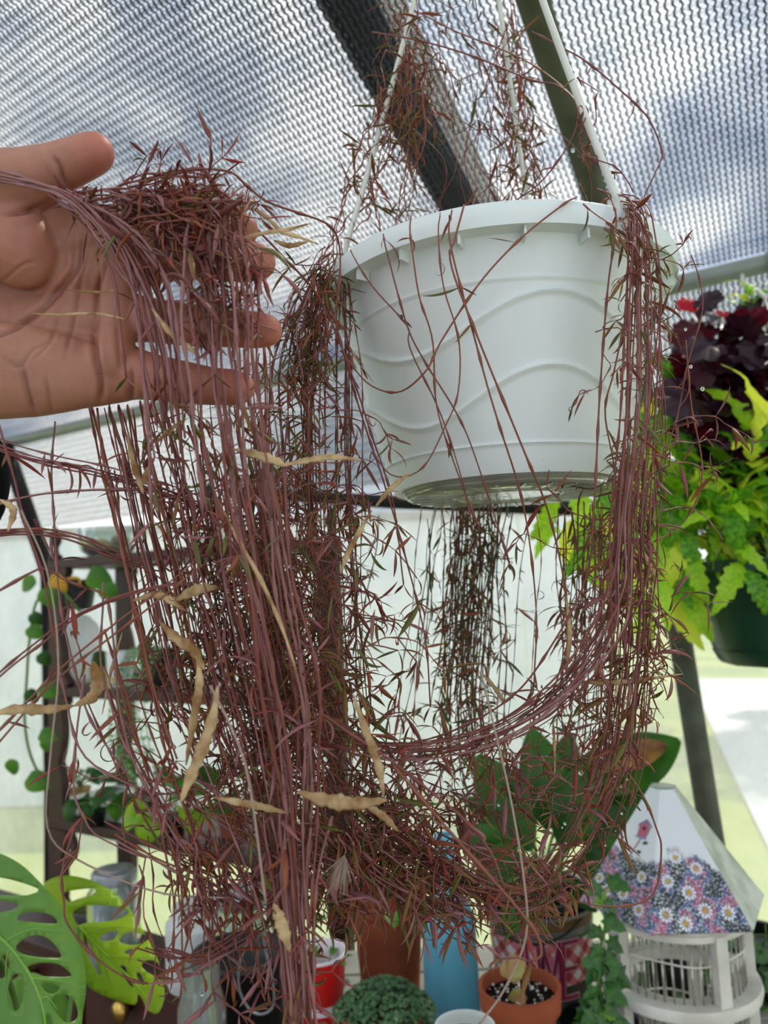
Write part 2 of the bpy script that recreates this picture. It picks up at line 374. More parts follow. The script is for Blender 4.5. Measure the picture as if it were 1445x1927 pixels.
# ------------------------------------------------------------------ hand: one continuous surface
def skin_mat():
    m = bpy.data.materials.new('skin'); m.use_nodes = True; t = m.node_tree; lk = t.links.new
    b = t.nodes['Principled BSDF']; b.inputs['Roughness'].default_value = .5; b.inputs['Specular IOR Level'].default_value = .35
    b.inputs['Subsurface Weight'].default_value = .35; b.inputs['Subsurface Radius'].default_value = (1, .35, .2); b.inputs['Subsurface Scale'].default_value = .006
    at = t.nodes.new('ShaderNodeVertexColor'); at.layer_name = 'tone'
    tc = t.nodes.new('ShaderNodeTexCoord'); n = N(t, 'ShaderNodeTexNoise', Scale=55.0, Detail=5.0, Roughness=.65); lk(tc.outputs['Object'], n.inputs['Vector'])
    mr = t.nodes.new('ShaderNodeMapRange'); mr.inputs[1].default_value = .3; mr.inputs[2].default_value = .7; mr.inputs[3].default_value = .86; mr.inputs[4].default_value = 1.08; lk(n.outputs['Fac'], mr.inputs[0])
    vm = t.nodes.new('ShaderNodeVectorMath'); vm.operation = 'SCALE'; lk(at.outputs[0], vm.inputs[0]); lk(mr.outputs[0], vm.inputs['Scale']); lk(vm.outputs[0], b.inputs['Base Color'])
    # fine skin ridges
    w = N(t, 'ShaderNodeTexNoise', Scale=420.0, Detail=2.0); lk(tc.outputs['Object'], w.inputs['Vector'])
    bp = N(t, 'ShaderNodeBump', Strength=.18, Distance=.0006); lk(w.outputs['Fac'], bp.inputs['Height']); lk(bp.outputs[0], b.inputs['Normal'])
    return m
M['skin'] = skin_mat()
def make_hand():
    b = MB()
    def chain(pts, k=14):
        # pts: px, py, depth, radius(px), flatten
        Q = catmull([(p[0], p[1], p[2]*1000) for p in pts], k*(len(pts)-1))
        n = len(Q)-1
        for i, q in enumerate(Q):
            t = i/n*(len(pts)-1); a = min(int(t), len(pts)-2); u = t-a
            r = pts[a][3]*(1-u)+pts[a+1][3]*u; Y = q.z/1000
            fl = (pts[a][4] if len(pts[a]) > 4 else 1)*(1-u) + (pts[a+1][4] if len(pts[a+1]) > 4 else 1)*u
            b.sphere(W(q.x, q.y, Y), r*Y/F, 16, sc=(1, fl, 1))
    # palm rays
    chain([(-230, 560, .50, 88, .8), (-140, 520, .49, 80, .7), (60, 470, .478, 70, .6), (225, 432, .466, 50, .9)])
    chain([(-230, 560, .50, 88, .8), (-140, 550, .49, 80, .7), (60, 520, .480, 66, .55), (235, 505, .470, 50, .9)])
    chain([(-230, 580, .50, 88, .8), (-140, 600, .49, 80, .7), (60, 600, .482, 66, .55), (245, 600, .472, 48, .9)])
    chain([(-230, 600, .50, 88, .8), (-140, 640, .49, 84, .7), (60, 670, .480, 74, .6), (235, 700, .468, 56, .9)])
    chain([(80, 425, .470, 44, .8), (150, 430, .470, 46, .8), (215, 436, .468, 46, .8)])
    chain([(-230, 570, .50, 92, .85), (-420, 600, .53, 84, .95), (-640, 640, .58, 88, 1)], 10)
    # heel of the hand (little finger side)
    chain([(-180, 640, .480, 90, .8), (-60, 692, .462, 100, .7), (60, 700, .458, 90, .62), (150, 706, .460, 66, .7), (225, 704, .462, 56, .8)])
    # pads under the fingers
    chain([(215, 455, .452, 34, .7), (222, 520, .455, 36, .6), (222, 600, .456, 36, .6), (215, 680, .452, 38, .7)])
    # base of the thumb
    chain([(-150, 500, .480, 90, .8), (-70, 450, .462, 92, .8), (5, 445, .456, 84, .68), (45, 480, .462, 70, .6)])
    chain([(-90, 420, .47, 88, .9), (-20, 365, .458, 80), (40, 345, .452, 66), (95, 322, .447, 51), (135, 306, .443, 46), (172, 290, .441, 42), (180, 287, .441, 38)])
    # fingers
    chain([(225, 432, .466, 48), (300, 418, .456, 42), (370, 408, .448, 39), (420, 418, .440, 36), (456, 432, .436, 33)])
    chain([(240, 500, .470, 48), (300, 490, .456, 44), (355, 485, .446, 43), (410, 487, .437, 41), (455, 491, .432, 41), (486, 493, .431, 36)])
    chain([(245, 598, .472, 46), (310, 606, .457, 42), (370, 613, .446, 41), (430, 618, .437, 37), (480, 621, .432, 36), (502, 622, .431, 32)])
    chain([(235, 700, .468, 52), (300, 712, .452, 44), (350, 720, .443, 41), (400, 727, .436, 37), (435, 729, .433, 36), (450, 730, .432, 32)])
    me = b.mesh('hand_raw', M['skin']); o = bpy.data.objects.new('hand_raw', me); COL.objects.link(o)
    m = o.modifiers.new('r', 'REMESH'); m.mode = 'VOXEL'; m.voxel_size = .0013
    s = o.modifiers.new('s', 'SMOOTH'); s.factor = .5; s.iterations = 22
    dg = bpy.context.evaluated_depsgraph_get(); ev = o.evaluated_get(dg); me2 = bpy.data.meshes.new_from_object(ev)
    bpy.data.objects.remove(o); me2.name = 'hand'
    n = len(me2.vertices); co = np.empty(n*3); me2.vertices.foreach_get('co', co); co = co.reshape(-1, 3)
    no = np.empty(n*3); me2.vertices.foreach_get('normal', no); no = no.reshape(-1, 3)
    # hand-plane coordinates of every vertex (in the units of the control points above)
    rel = co-np.array(CAM); A = np.array([list(ri), list(up), list(fw)]); q = rel @ A.T
    px = CX+F*q[:, 0]/q[:, 2]; py = CY-F*q[:, 1]/q[:, 2]
    front = np.clip(-(no @ np.array(fw))*1.6, 0, 1)
    disp = np.zeros(n); dark = np.zeros(n)
    def crease(P, w=4.0, dep=.0012, bulge=.0):
        P = np.array([list(v)[:2] for v in catmull([(x, y, 0) for x, y in P], 10*(len(P)-1))])
        d = np.full(n, 1e9); tt = np.zeros(n)
        for i in range(len(P)-1):
            a, c = P[i], P[i+1]; ab = c-a; L2 = ab@ab+1e-9
            u = np.clip(((px-a[0])*ab[0]+(py-a[1])*ab[1])/L2, 0, 1)
            dx = px-(a[0]+u*ab[0]); dy = py-(a[1]+u*ab[1]); dn = np.hypot(dx, dy)
            g = dn < d; d[g] = dn[g]; tt[g] = (i+u[g])/(len(P)-1)
        fade = np.clip(np.minimum(tt, 1-tt)*5, .15, 1)
        k = np.exp(-(d/w)**2)*fade*front
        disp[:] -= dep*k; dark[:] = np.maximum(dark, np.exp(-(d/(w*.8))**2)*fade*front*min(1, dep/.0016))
        disp[:] += .35*dep*np.exp(-((d-2.6*w)/(w*1.6))**2)*fade*front
    crease([(160, 440), (152, 480), (141, 515), (91, 573), (41, 611), (0, 629), (-40, 640)], 5, .0024)
    crease([(174, 455), (155, 515), (145, 565), (135, 620), (122, 676)], 4, .0013)
    crease([(137, 440), (138, 500), (112, 540), (76, 582)], 3.5, .0011)
    crease([(176, 612), (182, 677), (191, 723), (186, 770)], 4.5, .0026)
    crease([(205, 480), (186, 540), (178, 610)], 4, .0016)
    crease([(245, 690), (246, 725), (249, 762)], 5, .0024)
    crease([(262, 570), (268, 600), (266, 645)], 4, .0018)
    crease([(262, 470), (266, 500), (262, 535)], 4, .0018)
    crease([(98, 290), (112, 315), (122, 340), (138, 362)], 5, .0020)
    crease([(0, 404), (50, 398), (85, 386), (104, 378)], 5, .0024)
    crease([(41, 684), (50, 730), (66, 785)], 5, .0018)
    crease([(84, 700), (92, 750), (100, 785)], 4, .0010)
    crease([(0, 668), (36, 690), (60, 660), (100, 640)], 3.5, .0008)
    crease([(110, 590), (96, 640), (60, 680)], 3.5, .0008)
    crease([(220, 600), (224, 660), (228, 700)], 4, .0008)
    crease([(-6, 540), (40, 500), (70, 492)], 3, .0006)
    crease([(350, 452), (353, 490), (350, 522)], 3.5, .0011)
    crease([(370, 585), (374, 612), (371, 640)], 3.5, .0011)
    crease([(352, 690), (355, 720), (352, 750)], 3.5, .0011)
    crease([(440, 465), (443, 490), (441, 515)], 3, .0008)
    crease([(452, 595), (455, 620), (452, 645)], 3, .0008)
    co += no*disp[:, None]; me2.vertices.foreach_set('co', co.ravel())
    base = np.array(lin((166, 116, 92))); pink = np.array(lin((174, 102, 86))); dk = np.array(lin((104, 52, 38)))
    def bl(cx, cy, r): return np.exp(-(((px-cx)**2+(py-cy)**2)/(r*r)))
    f = np.clip(bl(500, 490, 70)+bl(510, 622, 70)+bl(455, 730, 60)+bl(195, 285, 60)+.6*bl(320, 600, 120)+.5*bl(300, 700, 90)+.35*bl(60, 450, 80), 0, 1)[:, None]
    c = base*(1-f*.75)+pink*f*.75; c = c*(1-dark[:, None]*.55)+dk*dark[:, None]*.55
    rgba = np.concatenate([c, np.ones((n, 1))], 1)
    ca = me2.color_attributes.new('tone', 'FLOAT_COLOR', 'POINT'); ca.data.foreach_set('color', rgba.ravel())
    me2.polygons.foreach_set('use_smooth', [True]*len(me2.polygons)); me2.update()
    o = link('person', me2); b = MB(); b.tube([W(-400, 597, .53), W(-520, 618, .555), W(-700, 650, .59), W(-1000, 700, .66)], [.037, .040, .043, .048], 24); b.build('jacket_sleeve', mat('black_jacket', (18, 18, 20), .9, .1, bump=.4), o)
    tag(o, 'open left hand reaching in from the left, palm up, cupping the vines', 'person')
    return o
hand = make_hand()
# ------------------------------------------------------------------ the trailing plant
V = random.Random(11)
STEM = [mat('stem_wine', (118, 64, 56), .5, .5), mat('stem_mauve', (138, 92, 88), .45, .5), mat('stem_rust', (128, 72, 52), .5, .5), mat('stem_brown', (98, 60, 48), .6, .4), mat('stem_olive', (84, 76, 44), .5, .4)]
LEAF = [mat('leaf_wine', (128, 74, 66), .42, .5, translucent=.25), mat('leaf_mauve', (148, 96, 94), .45, .5, translucent=.2), mat('leaf_rust', (148, 84, 54), .42, .5, translucent=.3),
        mat('leaf_bronze', (128, 92, 46), .45, .5, translucent=.3), mat('leaf_olive', (104, 104, 44), .45, .5, translucent=.3), mat('leaf_green', (74, 92, 50), .45, .5, translucent=.3), mat('leaf_red', (156, 74, 64), .45, .4, translucent=.3)]
DRY = mat('dried_pod', (206, 180, 134), .75, .2, col2=(140, 104, 62), vscale=90, translucent=.2)
DRYL = mat('straw', (158, 138, 122), .7, .2)
DROP = mat('water_drop', (255, 255, 255), .02, .5, trans=1, ior=1.33)
plant = thing('trailing_plant', 'long wine red trailing vines with narrow leaves spilling from the white basket', 'plant', (PCX, PCY, ZR-.02))
PO = Vector((PCX, PCY, ZR-.02))
def leaf_mesh(seed, m, curl, fat):
    rr = random.Random(seed); P = []; A = 0; p = Vector((0, 0, 0)); n = 9
    for i in range(n+1):
        P.append(p.copy()); A += curl/n*(.5+i/n); p = p + Vector((math.cos(A), 0, -math.sin(A)))/n
    rad = [.012, .028, .050, .064, .070, .068, .060, .046, .028, .004]
    b = MB(); b.tube(P, [r*fat for r in rad], 6, flat=.28, up=Vector((0, 0, 1)))
    return b
LT = []
for i, (c, f) in enumerate([(.3, 1), (.9, .9), (1.6, 1), (-.5, 1.1), (.6, .7), (2.6, .9), (3.8, .8), (.1, .85), (1.2, .6)]): LT.append((leaf_mesh(i, None, c, f)))
LM = {}
def leaf_data(i, j):
    if (i, j) not in LM:
        me = LT[i].mesh('leaf', LEAF[j]); LM[(i, j)] = me
    return LM[(i, j)]
LEAVES = []      # (matrix, shape, material, px size)
STEMS = []       # (points, radius, material)
def frame(p, d, nrm, L):
    x = d.normalized(); z = (nrm - x*nrm.dot(x)); z = z.normalized() if z.length > 1e-5 else x.orthogonal().normalized(); y = z.cross(x)
    return Matrix(((x.x*L, y.x*L, z.x*L, p.x), (x.y*L, y.y*L, z.y*L, p.y), (x.z*L, y.z*L, z.z*L, p.z), (0, 0, 0, 1)))
def add_leaf(p, d, L=None, pal=None, shape=None):
    L = L or V.choice((V.uniform(.010, .022), V.uniform(.014, .030)))
    nrm = Vector((V.gauss(0, .5), V.gauss(0, .5)-.4, 1))
    s = V.choice((0, 0, 1, 1, 2, 3, 4, 4, 5, 6, 7, 8)) if shape is None else shape
    if s in (5, 6): L *= .8
    j = V.choice(pal or (0, 0, 1, 1, 2, 3, 4, 6))
    LEAVES.append((frame(p, d, nrm, L), s, j, L/max(.2, p.y)))
def node(p, T, pal, dens=1.0, L=None):
    a = T.orthogonal().normalized(); a = Matrix.Rotation(V.random()*6.3, 3, T) @ a
    for s in (1, -1):
        if V.random() < .82*dens:
            d = (a*s*V.uniform(.6, 1.1) + T*V.uniform(.0, .7) + Vector((V.gauss(0, .25), V.gauss(0, .25), V.gauss(-.15, .3))))
            add_leaf(p, d, L, pal)
    if V.random() < .25*dens:       # short side shoot with a few small leaves
        d = (a*V.uniform(-1, 1)+T*.5+Vector((V.gauss(0, .3), V.gauss(0, .3), V.gauss(0, .3)))).normalized(); l = V.uniform(.008, .022)
        q = p+d*l; STEMS.append(([p, p+d*l*.5+Vector((0, 0, V.uniform(-.002, .002))), q], .00045, 0))
        for s in range(V.choice((2, 2, 3, 4))): add_leaf(q, d+Vector((V.gauss(0, .7), V.gauss(0, .7), V.gauss(0, .7))), V.uniform(.010, .022), pal)
def vine(P, r=.0007, pal=None, dens=.5, smat=None, step=.03, t0=0, t1=1, wig=.0022, nodes=True, L=None):
    """P: world points; leaves at nodes; returns nothing, collects geometry"""
    ln = sum((P[i+1]-P[i]).length for i in range(len(P)-1)); n = max(14, min(110, int(ln/.0065))); Q = catmull(P, n); wig *= .4; r *= .72
    f1, f2 = V.uniform(3, 8), V.uniform(3, 8); a1, a2 = V.random()*6, V.random()*6; f3 = V.uniform(12, 22); a3 = V.random()*6
    Q = [q + Vector((math.sin(f1*i/n*3+a1)*wig, math.sin(f2*i/n*3+a2)*wig, 0)) for i, q in enumerate(Q)]
    i0 = int(t0*n); i1 = max(i0+3, int(t1*n)); Q = Q[i0:i1+1]
    rad = [r*(.95 if i < len(Q)*.7 else .8) for i in range(len(Q))]; acc = V.random()*step
    for i in range(1, len(Q)-1):
        acc += (Q[i]-Q[i-1]).length
        if acc > step:
            acc = 0; rad[i] = r*1.75
            if nodes and V.random() < dens: node(Q[i], (Q[i+1]-Q[i-1]).normalized(), pal, 1, L)
    if nodes and dens > 0: node(Q[-1], (Q[-1]-Q[-2]).normalized(), pal, 1)
    STEMS.append((Q, rad, smat if smat is not None else V.choice((0, 0, 0, 1, 1, 2, 2, 3))))
def bundle(n, path, sx, sy=10, r=.00068, pal=None, dens=.5, smat=None, tspan=(0, .1, .75, 1), wig=.0022, step=.03, taper=None, jit=5):
    for k in range(n):
        ox = V.gauss(0, 1); oy = V.gauss(0, sy); od = V.gauss(0, 1); P = []
        for i, (x, y, Y, *w) in enumerate(path):
            ws = w[0] if w else 1.0
            P.append(W(x+ox*sx*ws+V.gauss(0, jit), y+oy, Y+od*.012*ws+V.gauss(0, .004)))
        vine(P, r*V.uniform(.75, 1.25), pal, dens, smat if smat is None or isinstance(smat, int) else V.choice(smat), step, V.uniform(*tspan[:2]), V.uniform(*tspan[2:]), wig)
GRN = (3, 4, 5, 3, 4, 2); WIN = (0, 0, 1, 1, 6, 2, 3, 3, 4); RST = (2, 3, 2, 4, 0)
# 1. clump lying across the fingers and the thumb gap
bundle(18, [(120, 385, .425, .5), (240, 370, .418), (340, 420, .412), (430, 480, .408), (460, 640, .404, .8)], 32, 14, pal=WIN, dens=.8, step=.014, tspan=(0, .35, .6, 1))
bundle(16, [(100, 360, .43, .3), (190, 420, .42, .7), (260, 520, .412), (290, 660, .41), (310, 800, .42), (330, 1000, .43)], 34, 8, r=.0010, pal=WIN, dens=.18, smat=(1, 1, 0), tspan=(0, .05, .7, 1))
bundle(16, [(440, 365, .420, .4), (405, 420, .410, .7), (410, 560, .404), (420, 700, .402), (440, 860, .41), (480, 1060, .42)], 28, 8, r=.0010, pal=WIN, dens=.25, smat=(1, 1, 0), tspan=(0, .05, .6, 1))
bundle(30, [(210, 400, .428), (300, 375, .42), (390, 370, .418), (470, 370, .42)], 22, 26, pal=(0, 0, 1, 6, 3, 2), dens=.95, step=.012, tspan=(0, .4, .5, 1), wig=.004)
bundle(11, [(250, 430, .42), (330, 470, .412), (380, 560, .41), (400, 640, .41)], 40, 26, pal=(0, 0, 1, 6, 3, 2), dens=.9, step=.012, tspan=(0, .4, .5, 1), wig=.004)
# strands from off frame left over the thumb root
for k in range(4): vine([W(-60, 310+k*6, .44), W(60, 338+k*5, .418), W(140, 372+k*6, .41), W(220, 450+k*18, .408), W(260, 600, .408), W(290, 800+k*60, .41)], .0010, WIN, .15, 1)
# 2. main curtain below the hand
bundle(34, [(300, 760, .47), (330, 900, .465), (370, 1080, .46), (420, 1280, .455), (470, 1480, .455, .8), (520, 1680, .455, .45), (560, 1940, .455, .22)], 58, 25, dens=.42, pal=WIN, smat=(0, 0, 1, 2, 2, 3), tspan=(0, .2, .5, 1))
bundle(16, [(215, 765, .50), (245, 900, .49), (285, 1080, .48), (330, 1280, .47), (400, 1500, .465)], 32, 10, r=.0009, dens=.12, pal=WIN, smat=(2, 0), tspan=(0, .02, .6, 1), wig=.001)
bundle(28, [(460, 500, .50), (470, 700, .495), (480, 900, .49), (520, 1100, .48), (560, 1300, .475), (590, 1500, .47), (600, 1700, .47, .6)], 52, 25, dens=.5, pal=WIN, tspan=(0, .35, .55, 1))
bundle(17, [(430, 750, .43), (450, 900, .43), (480, 1100, .43), (520, 1300, .435), (545, 1500, .44, .6), (560, 1700, .44, .3), (575, 1950, .44, .2)], 34, 25, r=.001, dens=.22, pal=WIN, smat=(1, 1, 0), tspan=(0, .2, .7, 1))
# 3. left rim of the basket falling behind the hand
bundle(30, [(632, 480, .60, .2), (610, 560, .59, .6), (590, 700, .58), (590, 900, .57), (600, 1100, .56), (620, 1300, .55), (650, 1500, .545), (690, 1640, .54)], 44, 20, dens=.6, pal=RST+WIN, tspan=(0, .15, .5, 1), smat=(2, 0, 3, 3), step=.024)
bundle(16, [(625, 500, .58, .2), (590, 540, .58, .5), (570, 640, .57), (580, 760, .56)], 24, 18, dens=.95, pal=RST+GRN, tspan=(0, .1, .7, 1), step=.014)
# 4. behind the basket, seen beneath it
bundle(34, [(900, 940, .78), (895, 1050, .78), (885, 1200, .78), (880, 1350, .77), (890, 1500, .77)], 34, 12, r=.00085, dens=.85, pal=GRN, smat=(3, 3, 4), tspan=(0, .05, .6, 1), step=.022)
bundle(13, [(850, 940, .76), (840, 1050, .76), (820, 1200, .75), (800, 1350, .74), (790, 1480, .72)], 85, 12, r=.0007, dens=.55, pal=GRN+RST, smat=(3, 2, 4), tspan=(0, .05, .6, 1), step=.03, wig=.004)
bundle(26, [(1130, 950, .70), (1130, 1080, .70), (1125, 1220, .69), (1120, 1380, .68), (1100, 1520, .67)], 42, 12, dens=.75, pal=GRN+WIN, smat=(3, 0, 2), tspan=(0, .05, .6, 1), step=.024)
# 5. right rim: cascade and long swags lifted back to the hand
RIMR = [(1165, 384, .535, .3), (1190, 395, .520, .5), (1200, 440, .510, .6), (1203, 560, .508, .9), (1196, 760, .508), (1175, 960, .51, .9)]
bundle(9, RIMR + [(1165, 1100, .515), (1110, 1230, .52), (1020, 1330, .52), (900, 1400, .52), (760, 1420, .51), (640, 1400, .50), (560, 1300, .49), (500, 1100, .48)], 26, 16, r=.00085, dens=.14, pal=WIN, smat=(0, 0, 1), tspan=(0, .03, .8, 1), wig=.002)
bundle(8, RIMR + [(1180, 1120, .52), (1170, 1300, .53), (1150, 1430, .535), (1090, 1560, .54), (1010, 1660, .54), (900, 1680, .53), (780, 1640, .52), (680, 1560, .51), (600, 1430, .50)], 17, 14, r=.00075, dens=.5, pal=WIN+RST, smat=(0, 0, 2), tspan=(0, .03, .7, 1), wig=.0025, step=.026)
bundle(20, [(1195, 880, .52), (1185, 1050, .53), (1180, 1200, .54), (1165, 1350, .545), (1140, 1500, .55), (1090, 1620, .55)], 24, 20, dens=.6, pal=RST+WIN, tspan=(0, .3, .55, 1), smat=(0, 2, 3), step=.022)
bundle(28, [(640, 1450, .50), (740, 1560, .51), (860, 1650, .52), (980, 1690, .53), (1080, 1640, .54)], 14, 28, r=.0007, dens=.6, pal=WIN+(3,), tspan=(0, .35, .6, 1), step=.02, wig=.004)
bundle(30, [(560, 1480, .49), (680, 1590, .50), (800, 1680, .51), (900, 1740, .515)], 16, 34, r=.0007, dens=.6, pal=WIN+(3,), tspan=(0, .35, .6, 1), step=.018, wig=.004)
bundle(10, [(1225, 520, .60, .5), (1225, 640, .60), (1230, 800, .60), (1220, 960, .60), (1200, 1150, .60)], 32, 14, dens=.55, pal=RST+GRN, tspan=(0, .12, .5, 1), smat=(0, 2, 3), step=.026, wig=.004)
bundle(9, [(1185, 700, .55), (1190, 850, .53), (1175, 1050, .52), (1150, 1200, .52), (1060, 1320, .52), (920, 1400, .51), (760, 1430, .50), (640, 1400, .49)], 24, 22, dens=.3, pal=WIN, smat=(0, 1, 0), tspan=(0, .3, .7, 1))
# 6. bottom tufts
bundle(24, [(640, 1560, .48), (660, 1640, .48), (660, 1720, .48)], 60, 30, dens=.9, pal=WIN, tspan=(0, .3, .6, 1), step=.014, wig=.004)
bundle(20, [(390, 1560, .47), (400, 1680, .47), (420, 1790, .47), (430, 1880, .47)], 60, 22, dens=.6, pal=(1, 0, 2, 2), tspan=(0, .2, .5, .95), step=.022, wig=.004)
bundle(16, [(540, 1500, .45, 1.4), (540, 1700, .448, .8), (560, 1960, .446, .5)], 36, 10, r=.0012, dens=.05, smat=(1,), tspan=(0, .2, .95, 1), wig=.001)
# 7. strands over the front of the basket
for P, r in (([(775, 405, .515), (772, 440, .508), (778, 500, .508), (790, 560, .51), (815, 640, .513), (820, 760, .525), (850, 860, .54), (905, 1000, .55)], .0009),
             ([(722, 440, .535), (728, 480, .53), (765, 610, .53), (800, 680, .53), (860, 780, .53), (900, 880, .54), (960, 1060, .55)], .0009),
             ([(828, 400, .507), (826, 440, .50), (835, 540, .503), (862, 640, .508), (862, 740, .515), (840, 800, .52), (795, 880, .53), (740, 896, .535), (700, 850, .55)], .0008),
             ([(850, 395, .505), (846, 440, .498), (860, 520, .50), (905, 680, .505), (940, 800, .51), (985, 960, .54), (1010, 1150, .55), (1005, 1280, .55)], .001),
             ([(872, 385, .504), (855, 450, .497), (850, 500, .498), (905, 650, .503), (985, 850, .52), (1030, 960, .54), (1060, 1080, .55), (1070, 1190, .55), (1040, 1300, .54)], .0011),
             ([(1085, 370, .512), (1060, 385, .507), (985, 445, .500), (905, 530, .502), (830, 640, .508), (800, 700, .512), (750, 738, .53), (690, 720, .55), (640, 660, .57)], .001),
             ([(1182, 400, .512), (1190, 500, .505), (1175, 600, .505), (1155, 700, .51), (1140, 775, .515), (1155, 880, .525), (1160, 960, .53)], .0009),
             ([(660, 470, .55), (700, 540, .54), (765, 610, .53), (770, 650, .53), (820, 760, .53), (870, 900, .54), (890, 1010, .55)], .0008),
             ([(1000, 60, .66), (1060, 90, .6), (1095, 110, .585), (1160, 165, .58), (1220, 220, .575), (1243, 280, .572), (1240, 310, .572), (1215, 365, .57), (1195, 400, .55)], .001),
             ([(700, 60, .62), (800, 80, .60), (900, 110, .59), (1000, 150, .585), (1050, 160, .58), (1085, 200, .575), (1075, 260, .575), (1020, 340, .58), (960, 385, .60)], .001),
             ([(780, 20, .64), (860, 60, .62), (1000, 120, .60), (1090, 200, .58), (1130, 290, .57), (1150, 370, .55)], .0009)):
    vine([W(*p) for p in P], r, WIN+(3, 4), .30, V.choice((0, 0, 2)), .045, wig=.0012)
# 8. vines climbing the hanger strands and the gap between them
def along(foot, top, k, rad, n, **kw):
    for i in range(n):
        a0 = V.random()*6.3; s = V.choice((-1, 1)); t0 = V.uniform(0, .35); t1 = V.uniform(.55, 1)
        P = []
        for j in range(14):
            t = t0+(t1-t0)*j/13; c = foot.lerp(top, t*k)+PO*0+Vector((PCX, PCY, ZB)); A = a0+s*t*V.uniform(8, 10); rr = rad*(1+.8*V.random())
            P.append(c+Vector((math.cos(A)*rr, math.sin(A)*rr, 0)))
        vine(P, .0008, **kw)
along(*hang[2], .60, .010, 8, pal=(2, 3, 3, 4, 2), dens=.6, smat=2, step=.03, L=.026)
along(*hang[1], .66, .009, 9, pal=(2, 3, 3, 4, 2), dens=.6, smat=2, step=.026, L=.028)
along(*hang[0], .25, .008, 3, pal=(2, 3, 0), dens=.4, smat=0, step=.03)
for k in range(24):
    x = V.uniform(690, 1090); P = [W(x+V.gauss(0, 20), 440, V.uniform(.62, .74)), W(x+V.gauss(0, 45), 300, .68), W(x*.6+860*.4+V.gauss(0, 60), 150, .68), W(x*.4+860*.6+V.gauss(0, 70), -20, .67)]
    vine(P, .0006, (2, 3, 4, 3, 0), .4, V.choice((2, 0, 0)), .045, 0, V.uniform(.5, 1), .004, L=.026)
bundle(14, [(765, 90, .66, .6), (780, 160, .66), (775, 250, .66), (740, 330, .66)], 26, 30, dens=.8, pal=(2, 3, 3, 4), tspan=(0, .3, .6, 1), smat=2, step=.022, wig=.004)
bundle(10, [(955, 0, .76), (965, 120, .76), (975, 220, .76), (975, 320, .76)], 18, 30, dens=.9, pal=(3, 3, 4, 2), tspan=(0, .2, .6, 1), smat=2, step=.02, wig=.003)
# leaves and loops at the right rim
bundle(10, [(1130, 400, .53), (1170, 430, .515), (1210, 470, .51), (1230, 560, .52)], 22, 22, dens=.8, pal=(3, 4, 2, 3), tspan=(0, .3, .6, 1), step=.026, wig=.003)
# 9. wanderers at the left and across the lower left
LEFT = [([(-40, 835, .46), (60, 870, .46), (180, 895, .465), (330, 940, .47), (480, 1010, .48)], 7, 9), ([(-30, 1005, .46), (80, 1003, .46), (160, 1020, .46), (250, 1060, .47), (350, 1080, .47)], 3, 7),
        ([(-40, 960, .45), (60, 930, .455), (200, 920, .46), (330, 925, .47)], 2, 6), ([(-60, 1150, .40), (60, 1070, .41), (110, 1085, .42), (190, 1120, .43)], 1, 4),
        ([(-60, 1330, .42), (60, 1230, .425), (180, 1150, .43), (330, 1105, .43), (480, 1120, .44)], 2, 10), ([(-60, 1470, .42), (80, 1310, .425), (200, 1210, .43), (330, 1110, .43), (420, 1040, .44)], 2, 8),
        ([(100, 1180, .45), (120, 1300, .45), (160, 1420, .45), (260, 1480, .455), (340, 1485, .46), (440, 1440, .46)], 1, 4), ([(195, 1110, .44), (200, 1250, .445), (215, 1340, .45), (250, 1440, .45), (330, 1580, .455), (400, 1640, .46)], 2, 7),
        ([(100, 790, .48), (98, 900, .475), (105, 1050, .47), (125, 1200, .465), (160, 1330, .46), (230, 1440, .46), (300, 1540, .46), (380, 1640, .46)], 1, 4), ([(-40, 640, .42), (10, 840, .42), (50, 980, .42), (85, 1120, .42), (110, 1260, .43)], 1, 3),
        ([(150, 1270, .45), (140, 1380, .45), (140, 1480, .45), (148, 1530, .45), (180, 1570, .45), (260, 1610, .455), (340, 1630, .46)], 1, 3), ([(150, 1560, .44), (125, 1640, .44), (122, 1700, .44), (128, 1745, .44), (190, 1820, .44), (270, 1855, .445), (360, 1840, .45)], 1, 3),
        ([(230, 1190, .45), (270, 1350, .455), (310, 1500, .46), (350, 1640, .46), (350, 1780, .46), (350, 1930, .46)], 3, 14), ([(210, 1560, .45), (290, 1600, .455), (390, 1650, .46), (480, 1700, .46)], 3, 14),
        ([(220, 1250, .46), (290, 1420, .46), (380, 1560, .465), (480, 1650, .47), (600, 1700, .47)], 5, 26), ([(330, 1500, .46), (420, 1560, .46), (540, 1640, .465), (700, 1700, .47)], 8, 40),
        ([(280, 1780, .45), (360, 1800, .46), (450, 1760, .46), (520, 1700, .465)], 5, 20)]
for P, n, j in LEFT:
    for k in range(n):
        ox, oy = V.gauss(0, j), V.gauss(0, j); vine([W(x+ox+V.gauss(0, 4), y+oy, Y) for x, y, Y in P], .0009 if n < 4 else .0007, (1, 1, 0, 6, 2, 3), .35, V.choice((0, 0, 2, 1)), .03, 0, V.uniform(.8, 1), .0015)
